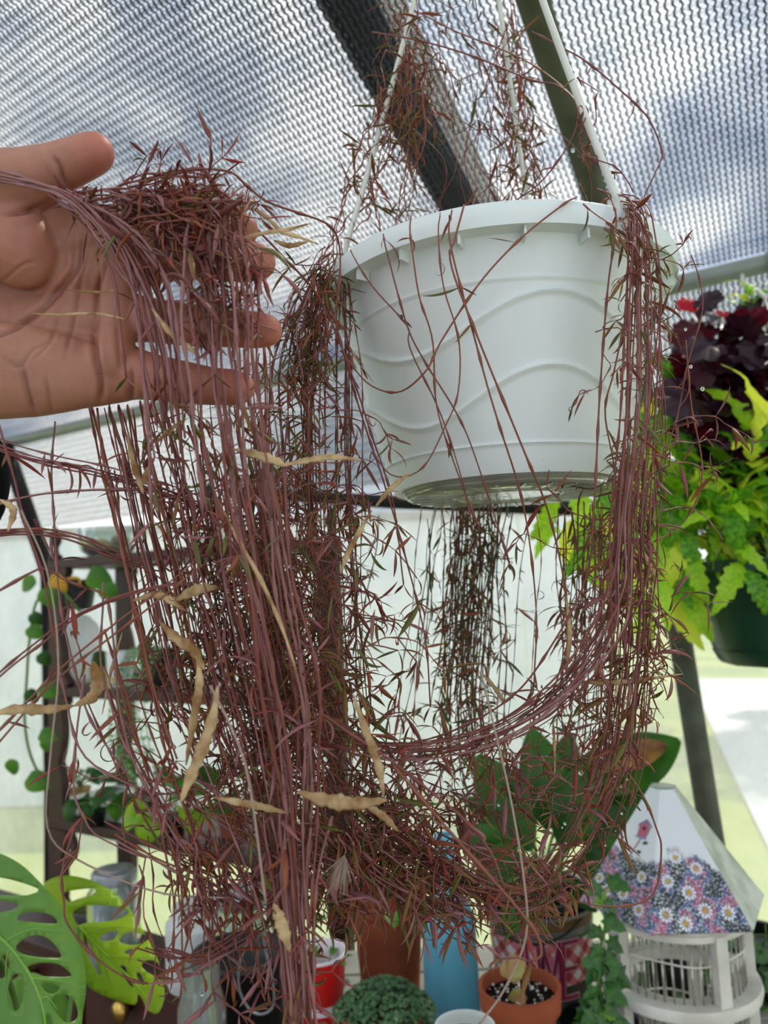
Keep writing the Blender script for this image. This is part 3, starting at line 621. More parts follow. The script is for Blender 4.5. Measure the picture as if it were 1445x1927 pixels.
for P in (([(290, 330, .42), (360, 318, .42), (430, 322, .43), (460, 345, .44), (500, 378, .45), (560, 400, .47), (620, 425, .50), (640, 470, .52), (636, 560, .53), (615, 650, .54)], .0011),
          ([(470, 420, .45), (530, 480, .48), (600, 560, .53), (660, 700, .55), (700, 820, .56), (740, 950, .56), (760, 1100, .56)], .001),
          ([(620, 560, .53), (650, 680, .55), (680, 780, .56), (720, 900, .56), (760, 1040, .56), (800, 1200, .56), (810, 1330, .56)], .001),
          ([(1300, 480, .58), (1320, 540, .58), (1318, 600, .58), (1290, 700, .58), (1270, 800, .58), (1230, 900, .58)], .0008),
          ([(1290, 640, .58), (1300, 760, .58), (1320, 860, .58), (1315, 930, .58), (1280, 990, .58), (1230, 1020, .57)], .0009),
          ([(1130, 1395, .56), (1200, 1480, .56), (1235, 1560, .555), (1245, 1600, .555), (1230, 1680, .555), (1180, 1705, .555), (1100, 1700, .555), (1050, 1680, .55)], .001),
          ([(740, 1440, .42), (860, 1580, .42), (990, 1730, .42), (1020, 1790, .42), (1000, 1810, .42)], .0011),
          ([(600, 1340, .43), (760, 1450, .43), (900, 1570, .43), (950, 1670, .43)], .0011)):
    vine([W(*p) for p in P[0]], P[1], (0, 1, 3, 2), .35, V.choice((0, 2)), .035, wig=.0006)
# random filling shoots in the thick of the curtain
for k in range(340):
    x, y, Y = V.choice(((V.gauss(560, 55), V.uniform(930, 1330), V.uniform(.46, .54)), (V.gauss(480, 60), V.uniform(1000, 1400), V.uniform(.45, .5)), (V.gauss(450, 95), V.uniform(850, 1500), V.uniform(.45, .52)), (V.gauss(590, 60), V.uniform(600, 1600), V.uniform(.50, .57)), (V.gauss(650, 110), V.uniform(1400, 1660), V.uniform(.47, .52)), (V.uniform(700, 1150), V.uniform(1380, 1660), V.uniform(.53, .6)), (V.gauss(1190, 45), V.uniform(500, 1500), V.uniform(.52, .62))))
    a = V.random()*6.3; l = V.uniform(30, 110); P = []
    for j in range(4): P.append(W(x+math.cos(a+j*.4)*l*j/2, y+math.sin(a+j*.4)*l*j/2*.8, Y+V.gauss(0, .008)))
    vine(P, .0006, WIN+(3, 4, 2), .9, None, .016, wig=.003)
# --- meshes: the thickest, nearest stems and leaves are parts of their own, the remainder one mesh of stuff
def px_size(P): q = P[0]; return sum((P[i+1]-P[i]).length for i in range(len(P)-1))/max(.3, q.y)
STEMS.sort(key=lambda s: -px_size(s[0]) if isinstance(s[1], list) else 0)
rest = MB()
for i, (P, r, j) in enumerate(STEMS):
    Q = [p-PO for p in P]
    if i < 260:
        b = MB(); b.tube(Q, r, 5, cap=True); b.build('vine', STEM[j], plant)
    else: rest.tube(Q, r, 4, mi=j)
rest.build('thin_shoots', STEM, plant)['kind'] = 'stuff'
print('STEMS', len(STEMS), 'LEAVES', len(LEAVES))
LEAVES.sort(key=lambda l: -l[3]); rest = MB()
for i, (mt, s, j, _) in enumerate(LEAVES):
    mt = Matrix.Translation(-PO) @ mt
    if i < 290:
        o = link('leaf', leaf_data(s, j), plant); o.matrix_local = mt
    else:
        T = LT[s]; rest.add([mt @ Vector(v) for v in T.v], T.f, j)
rest.build('leaves', LEAF, plant)['kind'] = 'stuff'
# dried seed pods: split, curled and papery
def pod(P, w, m=None):
    w *= .85
    Q = catmull([W(*p)-PO for p in P], 22); n = len(Q)
    rad = [w*(.12+.88*math.sin(math.pi*min(1, max(0, (i/(n-1))))**1.0)**.8)*(1+.16*math.sin(i*1.3)+.12*math.sin(i*2.9+1)) for i in range(n)]
    b = MB(); b.tube(Q, rad, 8, flat=.42, up=Vector((0, -1, .3))); return b.build('seed_pod', m or DRY, plant)
PODS = [([(60, 590, .405), (110, 592, .405), (180, 590, .40), (235, 600, .40)], .0010), ([(125, 545, .41), (180, 550, .41), (222, 545, .41)], .0011), ([(285, 580, .398), (320, 625, .395), (350, 650, .395), (378, 672, .395)], .0022),
        ([(430, 455, .40), (490, 440, .40), (540, 432, .405), (585, 420, .41)], .0018), ([(440, 380, .42), (490, 400, .425), (530, 435, .43), (560, 445, .435), (600, 460, .44)], .0020), ([(515, 452, .43), (545, 462, .43), (580, 455, .43)], .0024),
        ([(440, 845, .41), (480, 855, .41), (520, 868, .41), (535, 875, .41)], .0032), ([(520, 878, .41), (580, 866, .41), (625, 860, .41), (680, 866, .41)], .0024), ([(240, 815, .44), (248, 860, .44), (262, 905, .44), (270, 930, .44)], .0022),
        ([(285, 870, .43), (275, 895, .43), (268, 915, .43)], .0026), ([(300, 1170, .42), (330, 1200, .42), (365, 1225, .42), (385, 1260, .42)], .0036), ([(372, 1230, .42), (375, 1290, .42), (365, 1350, .42), (350, 1440, .42)], .0030),
        ([(410, 1290, .41), (400, 1350, .41), (380, 1410, .41), (355, 1470, .41), (340, 1510, .41)], .0038), ([(175, 1245, .42), (185, 1275, .42), (175, 1310, .42), (140, 1328, .42)], .0040), ([(140, 1328, .42), (90, 1335, .42), (30, 1335, .41), (-20, 1345, .41)], .0034),
        ([(410, 940, .40), (445, 1010, .40), (490, 1090, .40), (530, 1180, .40), (560, 1270, .40)], .0013), ([(665, 1310, .43), (690, 1380, .43), (712, 1440, .43), (722, 1500, .43)], .0030), ([(560, 1490, .42), (610, 1505, .42), (670, 1512, .42), (728, 1505, .42)], .0046),
        ([(680, 1510, .425), (720, 1535, .425), (750, 1565, .425)], .0024), ([(400, 1500, .43), (450, 1510, .43), (500, 1520, .43), (540, 1530, .43)], .0026), ([(515, 1700, .42), (530, 1740, .42), (545, 1790, .42)], .0040),
        ([(1170, 992, .53), (1205, 1035, .53), (1230, 1080, .53), (1232, 1120, .53)], .0024), ([(1070, 1280, .53), (1130, 1285, .53), (1200, 1280, .53), (1285, 1268, .54)], .0019), ([(1065, 1120, .53), (1072, 1190, .53), (1065, 1270, .53)], .0020),
        ([(905, 1265, .55), (935, 1300, .55), (948, 1325, .55)], .0020), ([(1040, 1350, .53), (1043, 1400, .53), (1044, 1460, .53)], .0013), ([(1225, 1110, .53), (1224, 1170, .53), (1228, 1240, .53)], .0009), ([(230, 1190, .45), (210, 1260, .45), (192, 1345, .45)], .0012),
        ([(330, 1130, .43), (370, 1110, .43), (410, 1105, .43)], .0040), ([(250, 1130, .43), (300, 1120, .43), (350, 1150, .43)], .0028), ([(0, 940, .42), (25, 960, .42), (15, 1000, .42)], .0024), ([(700, 960, .43), (660, 1030, .43), (640, 1080, .43)], .0020), ([(770, 890, .48), (735, 920, .48), (705, 955, .48)], .0022)]
for P, w in PODS: pod(P, w)
# fluffy seed tuft
b = MB(); c = W(648, 1610, .42)-PO
for i in range(60):
    d = Vector((V.gauss(-.3, .25), V.gauss(0, .3), V.gauss(-1, .2))).normalized()*V.uniform(.012, .022)
    b.tube([c, c+d*.5, c+d], [.00025, .0002, .0001], 3)
b.build('seed_tuft', DRYL, plant)['kind'] = 'stuff'
# long grey straws in front
for P in (([(395, 1290, .38), (440, 1380, .38), (470, 1480, .38), (500, 1700, .385)], .00055), ([(905, 1265, .45), (930, 1370, .45), (960, 1500, .44), (985, 1650, .43), (990, 1760, .43), (950, 1860, .43), (900, 1930, .43)], .0006),
          ([(40, 960, .40), (90, 1080, .40), (110, 1250, .405), (95, 1420, .41), (90, 1560, .42), (150, 1620, .44), (300, 1680, .45), (440, 1690, .46)], .0005)):
    b = MB(); b.tube(catmull([W(*p)-PO for p in P[0]], 30), P[1], 6); b.build('dry_stalk', DRYL, plant)
# water drops on the vines
dm = MB().sphere((0, 0, 0), 1, 12, sc=(.9, .9, 1.1)).mesh('water_drop', DROP)
for x, y, Y, r in [(1078, 283, .575, 4.5), (1135, 322, .55, 4), (1148, 345, .55, 3), (1205, 1010, .52, 3.5), (1222, 1112, .53, 5), (1180, 1050, .52, 3), (1093, 1455, .55, 5), (845, 1482, .52, 5.5), (847, 1360, .52, 3.5), (938, 1515, .53, 3), (1170, 1480, .54, 3.5), (1120, 1400, .54, 3), (1063, 1550, .54, 3), (1322, 732, .58, 4), (1290, 620, .58, 3), (880, 1010, .53, 4), (380, 1870, .46, 4), (500, 580, .43, 3), (1020, 1640, .54, 3), (1300, 690, .58, 3.5), (1190, 860, .51, 3), (1235, 770, .52, 4), (1000, 1720, .54, 3), (975, 1690, .53, 3), (700, 1650, .5, 3)] + [(V.gauss(1130, 50), V.uniform(1000, 1600), .54, V.uniform(1.5, 3)) for _ in range(40)] + [(V.uniform(650, 1000), V.uniform(1600, 1690), .52, V.uniform(1.5, 2.5)) for _ in range(25)]:
    o = link('water_drop', dm, plant); o.location = W(x, y, Y)-PO; o.scale = (r*Y/F,)*3
# ------------------------------------------------------------------ leaf and pot helpers
def blade(L, wf, n=10, arch=.6, fold=.25, ms=3, seed=0, wave=0):
    m = ms
    """leaf blade along +x, width function wf(t) -> half width, arching down, folded at the midrib; m strips each side"""
    rr = random.Random(seed); v = []; f = []; p = Vector((0, 0, 0)); A = arch*.4; C = 2*m+1
    for i in range(n+1):
        t = i/n
        for j in range(-m, m+1):
            w = wf(t)*j/m
            v.append(Vector((p.x+math.sin(A)*abs(w)*fold, w, p.z+abs(w)*fold*math.cos(A)+wave*math.sin(t*14+j)*abs(w))))
        if i < n:
            f += [(i*C+j, i*C+j+1, (i+1)*C+j+1, (i+1)*C+j) for j in range(2*m)]
        A -= arch/n*1.6; p = p + Vector((math.cos(A), 0, math.sin(A)))*L/n
    return v, f
def blade_mesh(name, m, *a, **k):
    v, f = blade(*a, **k); b = MB(); b.add(v, f); return b.mesh(name, m)
def put(o, p, d, nrm=(0, 0, 1), s=1.0): o.matrix_local = frame(Vector(p), Vector(d), Vector(nrm), s)
heart = lambda L: (lambda t: L*.42*math.sin(math.pi*min(1, t*1.0+.12))**.7*(1-t*.35) if t < .97 else .0)
lance = lambda L: (lambda t: L*.16*math.sin(math.pi*min(1, t*.98+.02))**.8)
ovalf = lambda L: (lambda t: L*.27*math.sin(math.pi*min(1, t*.97+.02))**.75)
def serr(L, k=7, wmax=.2): return lambda t: L*wmax*max(.02, math.sin(math.pi*min(1, t*.9+.08)))**.8*(1+.28*(((t*k) % 1)-.5))
def flat_outline(name, m, outline, holes, fY, parent, thick=.0008, step=14, off=Vector((0, 0, 0)), nat=1.0):
    """leaf with holes: outline -> constrained triangulation with inner points, laid in space by fY(px,py)"""
    def dens(P):
        out = []
        for i in range(len(P)):
            a, b = Vector(P[i]), Vector(P[(i+1) % len(P)]); k = max(1, int((b-a).length/7))
            out += [a.lerp(b, j/k) for j in range(k)]
        return out
    def smooth(P):
        Q = [P[-1]]+list(P)+[P[0], P[1]]; out = []
        for i in range(1, len(P)+1):
            a, b, c, d = [Vector(q) for q in Q[i-1:i+3]]; k = max(2, int((c-b).length/6))
            for j in range(k):
                t = j/k; out.append(0.5*((2*b)+(c-a)*t+(2*a-5*b+4*c-d)*t*t+(3*b-a-3*c+d)*t**3))
        return out
    loops = [smooth(outline)]+[smooth(h) for h in holes]; vs = []; faces = []
    for lp in loops: faces.append(list(range(len(vs), len(vs)+len(lp)))); vs += lp
    xs = [v.x for v in vs]; ys = [v.y for v in vs]
    def inside(x, y, P):
        c = False
        for i in range(len(P)):
            a, b = P[i], P[i-1]
            if (a.y > y) != (b.y > y) and x < (b.x-a.x)*(y-a.y)/(b.y-a.y)+a.x: c = not c
        return c
    x = min(xs)
    while x < max(xs):
        y = min(ys)
        while y < max(ys):
            if inside(x, y, loops[0]) and not any(inside(x, y, h) for h in loops[1:]): vs.append(Vector((x, y)))
            y += step
        x += step
    r = geometry.delaunay_2d_cdt([Vector((v.x, v.y)) for v in vs], [], faces, 2, 1e-4)
    V2, F2 = r[0], r[2]; b = MB(); keep = []
    for t in F2:
        cx = sum(V2[i].x for i in t)/len(t); cy = sum(V2[i].y for i in t)/len(t)
        if inside(cx, cy, loops[0]) and not any(inside(cx, cy, h) for h in loops[1:]): keep.append(tuple(t))
    b.add([fY(v.x, v.y)-off for v in V2], keep); o = b.build(name, m, parent)
    md = o.modifiers.new('s', 'SOLIDIFY'); md.thickness = thick; return o
M['wood'] = mat('brown_etagere_wood', (74, 52, 46), .5, .4, var=.35, vscale=14)
M['wood_red'] = mat('red_brown_cabinet_wood', (66, 34, 28), .42, .5, var=.4, vscale=9)
M['brass'] = mat('brass', (196, 160, 84), .25, .5, 1)
M['zinc'] = mat('zinc_lid', (150, 152, 154), .4, .5, .85, var=.2, vscale=30)
def glass_mat(name, col, body=.12, gl=.10):
    m = bpy.data.materials.new(name); m.use_nodes = True; t = m.node_tree; t.nodes.clear(); lk = t.links.new
    T = t.nodes.new('ShaderNodeBsdfTransparent'); T.inputs[0].default_value = (*lin(col), 1); D = t.nodes.new('ShaderNodeBsdfDiffuse'); D.inputs[0].default_value = (.7, .75, .72, 1)
    Gl = N(t, 'ShaderNodeBsdfGlossy', Roughness=.08); a = N(t, 'ShaderNodeMixShader', Fac=body); lk(T.outputs[0], a.inputs[1]); lk(D.outputs[0], a.inputs[2])
    fr = N(t, 'ShaderNodeLayerWeight', Blend=.35); c = t.nodes.new('ShaderNodeMixShader'); lk(fr.outputs['Facing'], c.inputs[0]); lk(a.outputs[0], c.inputs[1]); lk(Gl.outputs[0], c.inputs[2])
    o = t.nodes.new('ShaderNodeOutputMaterial'); lk(c.outputs[0], o.inputs[0]); return m
M['glass'] = glass_mat('jar_glass', (238, 245, 240))
M['frost'] = mat('frosted_glass', (226, 232, 228), .5, .5, translucent=.5)
M['leaf_green2'] = mat('green_leaf', (104, 158, 44), .4, .5, col2=(66, 124, 38), vscale=10, translucent=.35)
M['leaf_dark'] = mat('dark_green_leaf', (58, 108, 26), .42, .3, col2=(30, 66, 24), vscale=8, translucent=.18)
M['leaf_lime'] = mat('lime_leaf', (170, 204, 40), .4, .5, col2=(118, 172, 30), vscale=14, translucent=.45)
M['leaf_yellow'] = mat('yellow_leaf', (222, 170, 50), .5, .4, translucent=.35)
M['leaf_redpink'] = mat('red_leaf', (176, 66, 62), .45, .5, translucent=.3)
M['leaf_mon'] = mat('monstera_green', (122, 166, 64), .33, .6, col2=(88, 142, 52), vscale=9, translucent=.3)
M['leaf_mon2'] = mat('monstera_lime', (166, 196, 26), .36, .55, col2=(134, 178, 22), vscale=10, translucent=.4)
M['vine_green'] = mat('green_stem', (88, 122, 52), .5, .4)
M['tan_sponge'] = mat('tan_sponge', (196, 168, 112), .9, .1, col2=(140, 112, 70), vscale=30, bump=1, bscale=80)
M['moss'] = mat('moss', (92, 104, 50), 1, .1, col2=(60, 62, 36), vscale=40, bump=1, bscale=150)
M['terracotta'] = mat('terracotta', (158, 84, 54), .85, .2, col2=(128, 66, 44), vscale=12, bump=.2)
M['white_paint'] = mat('white_painted_wood', (226, 224, 212), .6, .4, col2=(200, 196, 182), vscale=18, bump=.25, bscale=70)
M['black'] = mat('black_plastic', (18, 20, 20), .4, .5)
# ------------------------------------------------------------------ etagere
ED = -WD; Lq = W(92, 1290, 2.0); L0 = Vector((Lq.x, Lq.y, 0))
def ep(s, d, z): return L0 + ED*s + WN*d + Vector((0, 0, z))
zt = [W(92, 1062, 2.0).z, W(92, 1303, 2.0).z, W(92, 1552, 2.0).z]
et = thing('etagere', 'dark brown wooden shelf stand with scrolled brackets and three shelves against the film wall', 'shelf', tuple(L0))
er = Matrix((tuple(ED), tuple(WN), (0, 0, 1))).transposed(); EL = .74; EW = .21
def eb(name, s, d, z, size, m=None):
    o = MB().box((0, 0, 0), size, er).build(name, m or M['wood'], et, smooth=False); o.location = ep(s, d, z)-L0; bevel(o, .003); return o
for i, z in enumerate(zt): eb('shelf', EL/2, EW/2+.02, z-.0, (EL+.05, EW+.02, .024))
eb('shelf', EL/2, EW/2+.02, .45, (EL+.05, EW+.02, .024))
def scroll(s, d, z0, z1, depthdir, name='bracket'):
    # scalloped post: flat board whose inner edge swells and narrows
    h = z1-z0; n = 26; b = MB(); vs = []
    for i in range(n+1):
        t = i/n; w = .022+.020*abs(math.sin(t*math.pi*2.0+.2))**.8+.034*math.exp(-((t-.03)/.06)**2)+.034*math.exp(-((t-.97)/.06)**2)
        for dd, ww in ((-.011, -.016), (.011, -.016), (.011, w), (-.011, w)):
            vs.append(er @ Vector((ww*depthdir, dd, z0+h*t)))
    fs = [(i*4+j, i*4+(j+1) % 4, (i+1)*4+(j+1) % 4, (i+1)*4+j) for i in range(n) for j in range(4)]+[(0, 1, 2, 3), (n*4+3, n*4+2, n*4+1, n*4)]
    b.add(vs, fs); o = b.build(name, M['wood'], et, smooth=False); o.location = ep(s, d, 0)-L0
zz = [0, .45]+zt[::-1]
for s, dr in ((.0, 1), (EL, -1)):
    for d in (.02, EW+.02):
        for a, c in zip(zz[:-1], zz[1:]): scroll(s, d, a+.012, c-.012, dr)
        # finial on the top shelf
        b = MB(); b.lathe([(0, 0), (.016, 0), (.018, .008), (.009, .016), (.007, .03), (.014, .045), (.016, .055), (.008, .07), (.003, .085), (0, .09)], k=16); o = b.build('finial', M['wood'], et); o.location = ep(s, d, zt[0]+.012)-L0
    # curled S bracket on the lowest opening
    P = [ep(s, .02, zt[2]-.02)+ED*dr*.06, ep(s, .02, zt[2]-.06)+ED*dr*.075, ep(s, .02, zt[2]-.11)+ED*dr*.03, ep(s, .02, zt[2]-.17)+ED*dr*.03, ep(s, .02, zt[2]-.22)+ED*dr*.07, ep(s, .02, zt[2]-.27)+ED*dr*.02]
    b = MB(); b.tube([q-L0 for q in catmull(P, 30)], .011, 8); b.build('scroll', M['wood'], et)
# ------------------------------------------------------------------ cabinet with brass knobs
CZ = .79; c0 = G(345, 1868, CZ)
CD = (L0-c0).dot(WN)-.035; print('CABDEPTH', CD)
cab = thing('cabinet', 'low red-brown wooden cabinet with brass drawer knobs behind the split leaves', 'cabinet', (c0.x, c0.y, 0))
def cbx(name, s, d, z, size, m):
    o = MB().box((0, 0, 0), size, er).build(name, m, cab, smooth=False); o.location = -ED*s+WN*d+Vector((0, 0, z)); bevel(o, .003); return o
cbx('cabinet_top', .60, CD/2, CZ-.012, (1.24, CD, .024), M['wood_red']); cbx('carcass', .60, CD/2+.01, (CZ-.024)/2, (1.18, CD-.04, CZ-.024), M['wood_red'])
for i, s in enumerate((.16, .46, .76, 1.06)):
    for r_, zc in enumerate((CZ-.095, CZ-.26)):
        f = cbx('drawer', s, .022, zc, (.27, .02, .13), M['wood_red'])
        b = MB(); b.lathe([(0, 0), (.009, 0), (.008, .010), (.017, .016), (.021, .024), (.017, .032), (0, .035)], k=20, rot=Vector((0, 0, 1)).rotation_difference(-WN).to_matrix())
        kk = b.build('knob', M['brass'], f); kk.location = -WN*.01+Vector((0, 0, .03))
# ------------------------------------------------------------------ things on the shelves
def shelf_at(px, tier, d=.105):
    """point on a shelf under pixel column px, d metres behind the front edge"""
    z = zt[tier]+.0125; p = plane_hit(px, 1200, L0+WN*(d+.02), WN); return Vector((p.x, p.y, z))
def lathe_obj(name, prof, m, parent, loc=(0, 0, 0), k=28, **kw):
    b = MB(); b.lathe(prof, k=k, **kw); o = b.build(name, m, parent, sharp=38); o.location = loc; return o
# terrarium bowl with a tan sponge
p = shelf_at(205, 0); t = thing('terrarium', 'clear glass bowl with tan dried moss on the top shelf', 'terrarium', tuple(p))
lathe_obj('glass_bowl', [(.0, 0), (.04, 0), (.07, .02), (.08, .05), (.075, .08), (.072, .081), (.077, .05), (.067, .023), (.04, .004), (0, .004)], M['glass'], t)
for i in range(9):
    q = Vector((R.uniform(-.04, .045), R.uniform(-.035, .035), R.uniform(.022, .05))); b = MB(); b.sphere((0, 0, 0), R.uniform(.018, .03), 10, sc=(1.2, 1, .7)); o = b.build('moss_clump', M['tan_sponge'], t); o.location = q
p = shelf_at(400, 0, .1); t = thing('bottle', 'cream glass bottle with black stopper on the top shelf', 'bottle', tuple(p))
lathe_obj('bottle_body', [(0, 0), (.032, 0), (.034, .03), (.030, .07), (.014, .1), (.012, .12)], mat('cream_glass', (216, 208, 190), .3, .5), t); lathe_obj('stopper', [(.012, .12), (.016, .122), (.01, .14), (.013, .15), (0, .165)], M['black'], t)
# cloche, cactus pots, cups on the middle shelf
p = shelf_at(152, 1, .09); t = thing('cloche', 'glass bell jar over a small plant on the middle shelf', 'bell jar', tuple(p))
lathe_obj('glass_dome', [(.052, .01), (.054, .06), (.054, .11), (.045, .15), (.022, .175), (0, .182)], M['frost'], t); lathe_obj('wood_base', [(0, 0), (.058, 0), (.058, .012), (0, .012)], M['white_paint'], t)
lathe_obj('glass_knob', [(.004, .18), (.01, .19), (.012, .2), (0, .21)], M['frost'], t)
p = shelf_at(188, 1, .03); t = thing('cactus_pot', 'small ribbed tan pot with dark cactus on the middle shelf', 'potted cactus', tuple(p))
lathe_obj('pot', [(0, 0), (.02, 0), (.026, .05), (.024, .05), (0, .044)], M['tan_sponge'], t, k=24, fn=lambda r, z, A: r*(1+.06*math.cos(A*12)))
lathe_obj('cactus', [(.0, .045), (.016, .046), (.02, .065), (.016, .085), (0, .092)], M['leaf_dark'], t, k=24, fn=lambda r, z, A: r*(1+.1*math.cos(A*10)))
p = shelf_at(225, 1, .05); t = thing('mug', 'white cup with coloured dots on the middle shelf', 'cup', tuple(p))
lathe_obj('cup_body', [(0, 0), (.028, 0), (.032, .05), (.034, .085), (.031, .085), (.028, .05), (.024, .006), (0, .006)], mat('white_glaze', (238, 240, 238), .25, .5), t)
for i, cc in enumerate(((240, 180, 40), (90, 70, 160), (30, 130, 140))):
    b = MB(); b.sphere((0, 0, 0), .0065, 8, sc=(1, .3, 1)); o = b.build('dot', mat('dot_paint', cc, .4), t); a = -1.9+i*.35; o.location = (.031*math.cos(a), .031*math.sin(a), .02+i*.012)
p = shelf_at(300, 1, .08); t = thing('planter', 'black pot on the middle shelf with pale feathery trailing stems', 'planter', tuple(p))
lathe_obj('pot', [(0, 0), (.04, 0), (.05, .085), (.052, .09), (.047, .09), (.04, .08), (0, .08)], M['black'], t)
M['feather'] = mat('pale_green_leaf', (116, 158, 96), .5, .4, translucent=.3)
fm = blade_mesh('leaflet', M['feather'], .014, lance(.02), n=4, ms=1, arch=.5)
k_ = 0
for i in range(7):
    P = [Vector((0, 0, .085)), -WN*.045+ED*(-.05+.018*i)+Vector((0, 0, .09)), -WN*.085+ED*(-.07+.022*i)+Vector((0, 0, .0)), -WN*.09+ED*(-.075+.03*i)+Vector((0, 0, -.10-.03*(i % 3))), -WN*.08+ED*(-.06+.035*i)+Vector((0, 0, -.17-.035*(i % 4)))]
    Q = catmull(P, 26); MB().tube(Q, .0011, 5).build('stem', M['vine_green'], t)
    for j in range(3, 27, 1):
        for s in (-1, 1):
            if k_ >= 290: continue
            o = link('leaflet', fm, t); T = (Q[j]-Q[j-1]).normalized(); put(o, Q[j], ED*s+T*.4+Vector((0, R.gauss(0, .3), R.gauss(0, .2))), (0, -1, .3), 1.0); k_ += 1
# low shelf: glass tray of plants
p = shelf_at(250, 2, .11); t = thing('glass_tray', 'shallow glass tray standing on the lowest shelf', 'tray', tuple(p))
o = MB().box((0, 0, .004), (.34, .15, .006), er).box(-WN*.075+Vector((0, 0, .02)), (.34, .005, .036), er).box(WN*.075+Vector((0, 0, .02)), (.34, .005, .036), er).box(ED*.17+Vector((0, 0, .02)), (.005, .15, .036), er).box(-ED*.17+Vector((0, 0, .02)), (.005, .15, .036), er).build('tray_body', M['frost'], t, smooth=False)
def leafy(name, label, p, specs, potm=None, potr=.03, poth=.05, hgt=0):
    """plant with blades: specs = list of (direction, length, width fn, material, arch, lift)"""
    t = thing(name, label, 'plant', tuple(p))
    if potm: lathe_obj('pot', [(0, 0), (potr*.75, 0), (potr, poth), (potr*1.06, poth), (potr*1.06, poth*.85+.006), (potr*.92, poth*.97), (potr*.9, poth*.9), (0, poth*.9)], potm, t)
    for i, (d, L_, wf, m, ar) in enumerate(specs):
        d = Vector(d); st = Vector((0, 0, poth*.9)); q = st+d.normalized()*L_*.55+Vector((0, 0, .02))
        MB().tube(catmull([st, st.lerp(q, .5)+Vector((0, 0, .012)), q], 8), .0016, 6).build('stem', M['vine_green'], t)
        me = blade_mesh('leaf', m, L_, wf(L_), n=10, arch=ar, ms=3, seed=i); o = link('leaf', me, t); put(o, q, d+Vector((0, 0, -.1)), (R.gauss(0, .3), -.5, 1))
    return t
def rd(n, L_, wf, mats, ar=.9, up=.4): return [((math.cos(i*2.4), math.sin(i*2.4), R.uniform(0, up)), L_*R.uniform(.7, 1.2), wf, R.choice(mats), ar) for i in range(n)]
leafy('potted_plant', 'dark green oval leaved plant drooping over the left end of the lowest shelf', shelf_at(178, 2, .0)+Vector((0, 0, .0)), rd(9, .07, ovalf, [M['leaf_dark'], M['leaf_green2']], 2.2, .2), M['black'], .026, .035)
leafy('potted_plant', 'plant with broad dark green leaves at the middle of the lowest shelf', shelf_at(262, 2, .10), rd(9, .09, ovalf, [M['leaf_dark']], .8, .8), M['black'], .035, .05)
leafy('potted_plant', 'lime green plant with a red new leaf on the lowest shelf behind the vines', shelf_at(322, 2, .02), [((-.6, -.5, .1), .10, heart, M['leaf_lime'], 1.6), ((.5, -.6, .1), .10, heart, M['leaf_lime'], 1.8), ((0, -.8, .4), .055, heart, M['leaf_redpink'], .9), ((.1, .6, .6), .08, heart, M['leaf_green2'], .8), ((-.3, -.7, -.1), .10, heart, M['leaf_lime'], 2.2)], M['black'], .03, .045)
leafy('potted_plant', 'grey green bushy little plant on the lowest shelf beside the drooping one', shelf_at(150, 2, .12), rd(14, .045, ovalf, [M['feather'], M['leaf_dark']], .8, 1.2), M['tan_sponge'], .028, .04)
leafy('potted_plant', 'green leafy plant behind the vines at the right end of the lowest shelf', shelf_at(430, 2, .08), rd(10, .09, ovalf, [M['leaf_green2'], M['leaf_dark']], .9, 1), M['terracotta'], .035, .06)
leafy('potted_plant', 'small orange brown leaved plant in a cream pot on the middle shelf', shelf_at(420, 1, .06), rd(8, .06, ovalf, [M['tan_sponge'], M['leaf_yellow']], 1.2, .4), M['white_paint'], .03, .05)
# pothos hanging below the top shelf with a long trail
p = shelf_at(150, 0, .0); p.z = zt[0]-.10
pt = thing('pothos', 'heart leaved trailing plant with one yellow leaf hanging below the top shelf', 'plant', tuple(p))
lathe_obj('pot', [(0, -.02), (.03, -.02), (.042, .05), (.044, .055), (.04, .055), (0, .045)], M['black'], pt)
for s in (-1, 1): MB().tube([Vector((0, 0, .055))+ED*s*.042, Vector((0, 0, .088))+ED*s*.042], .0015, 6).build('cord', M['black'], pt)
YV = 1.93
tr = [W(150, 1150, YV), W(110, 1108, YV), W(70, 1130, YV), W(56, 1200, YV), W(50, 1280, YV), W(46, 1350, YV), W(54, 1410, YV), W(72, 1455, YV), W(88, 1480, YV)]
MB().tube([q-p for q in catmull(tr, 50)], .0035, 7).build('stem', M['vine_green'], pt)
HM = {}
def hl(px, py, ln, ang, m, Y=YV, tilt=0.0, parent=None, org=None, shape=heart):
    parent = parent or pt; org = p if org is None else org
    L_ = ln*Y/F; d = ri*math.cos(ang)-up*math.sin(ang); o = link('leaf', blade_mesh('leaf', m, L_, shape(L_), n=10, arch=.7, ms=3), parent)
    put(o, W(px, py, Y)-org-d*L_*.4, d+fw*tilt, -fw+up*.5); return o
for a in ((52, 1100, 46, 2.6, M['leaf_green2']), (92, 1125, 50, 1.2, M['leaf_green2']), (188, 1090, 62, .3, M['leaf_green2']), (205, 1115, 50, 1.2, M['leaf_green2']), (108, 1095, 40, .2, M['leaf_yellow']), (128, 1105, 44, 1.3, M['leaf_yellow']), (142, 1098, 34, 1.8, M['leaf_yellow']), (66, 1190, 40, .7, M['leaf_green2']), (92, 1300, 44, .6, M['leaf_green2']),
          (68, 1165, 34, 1.0, M['leaf_dark']), (84, 1240, 36, .9, M['leaf_dark']), (90, 1385, 40, .3, M['leaf_green2']), (24, 1445, 40, 1.8, M['leaf_green2']), (72, 1472, 54, .5, M['leaf_green2']), (60, 1310, 34, .8, M['leaf_dark']), (85, 1405, 30, 1.9, M['leaf_green2'])): hl(*a)
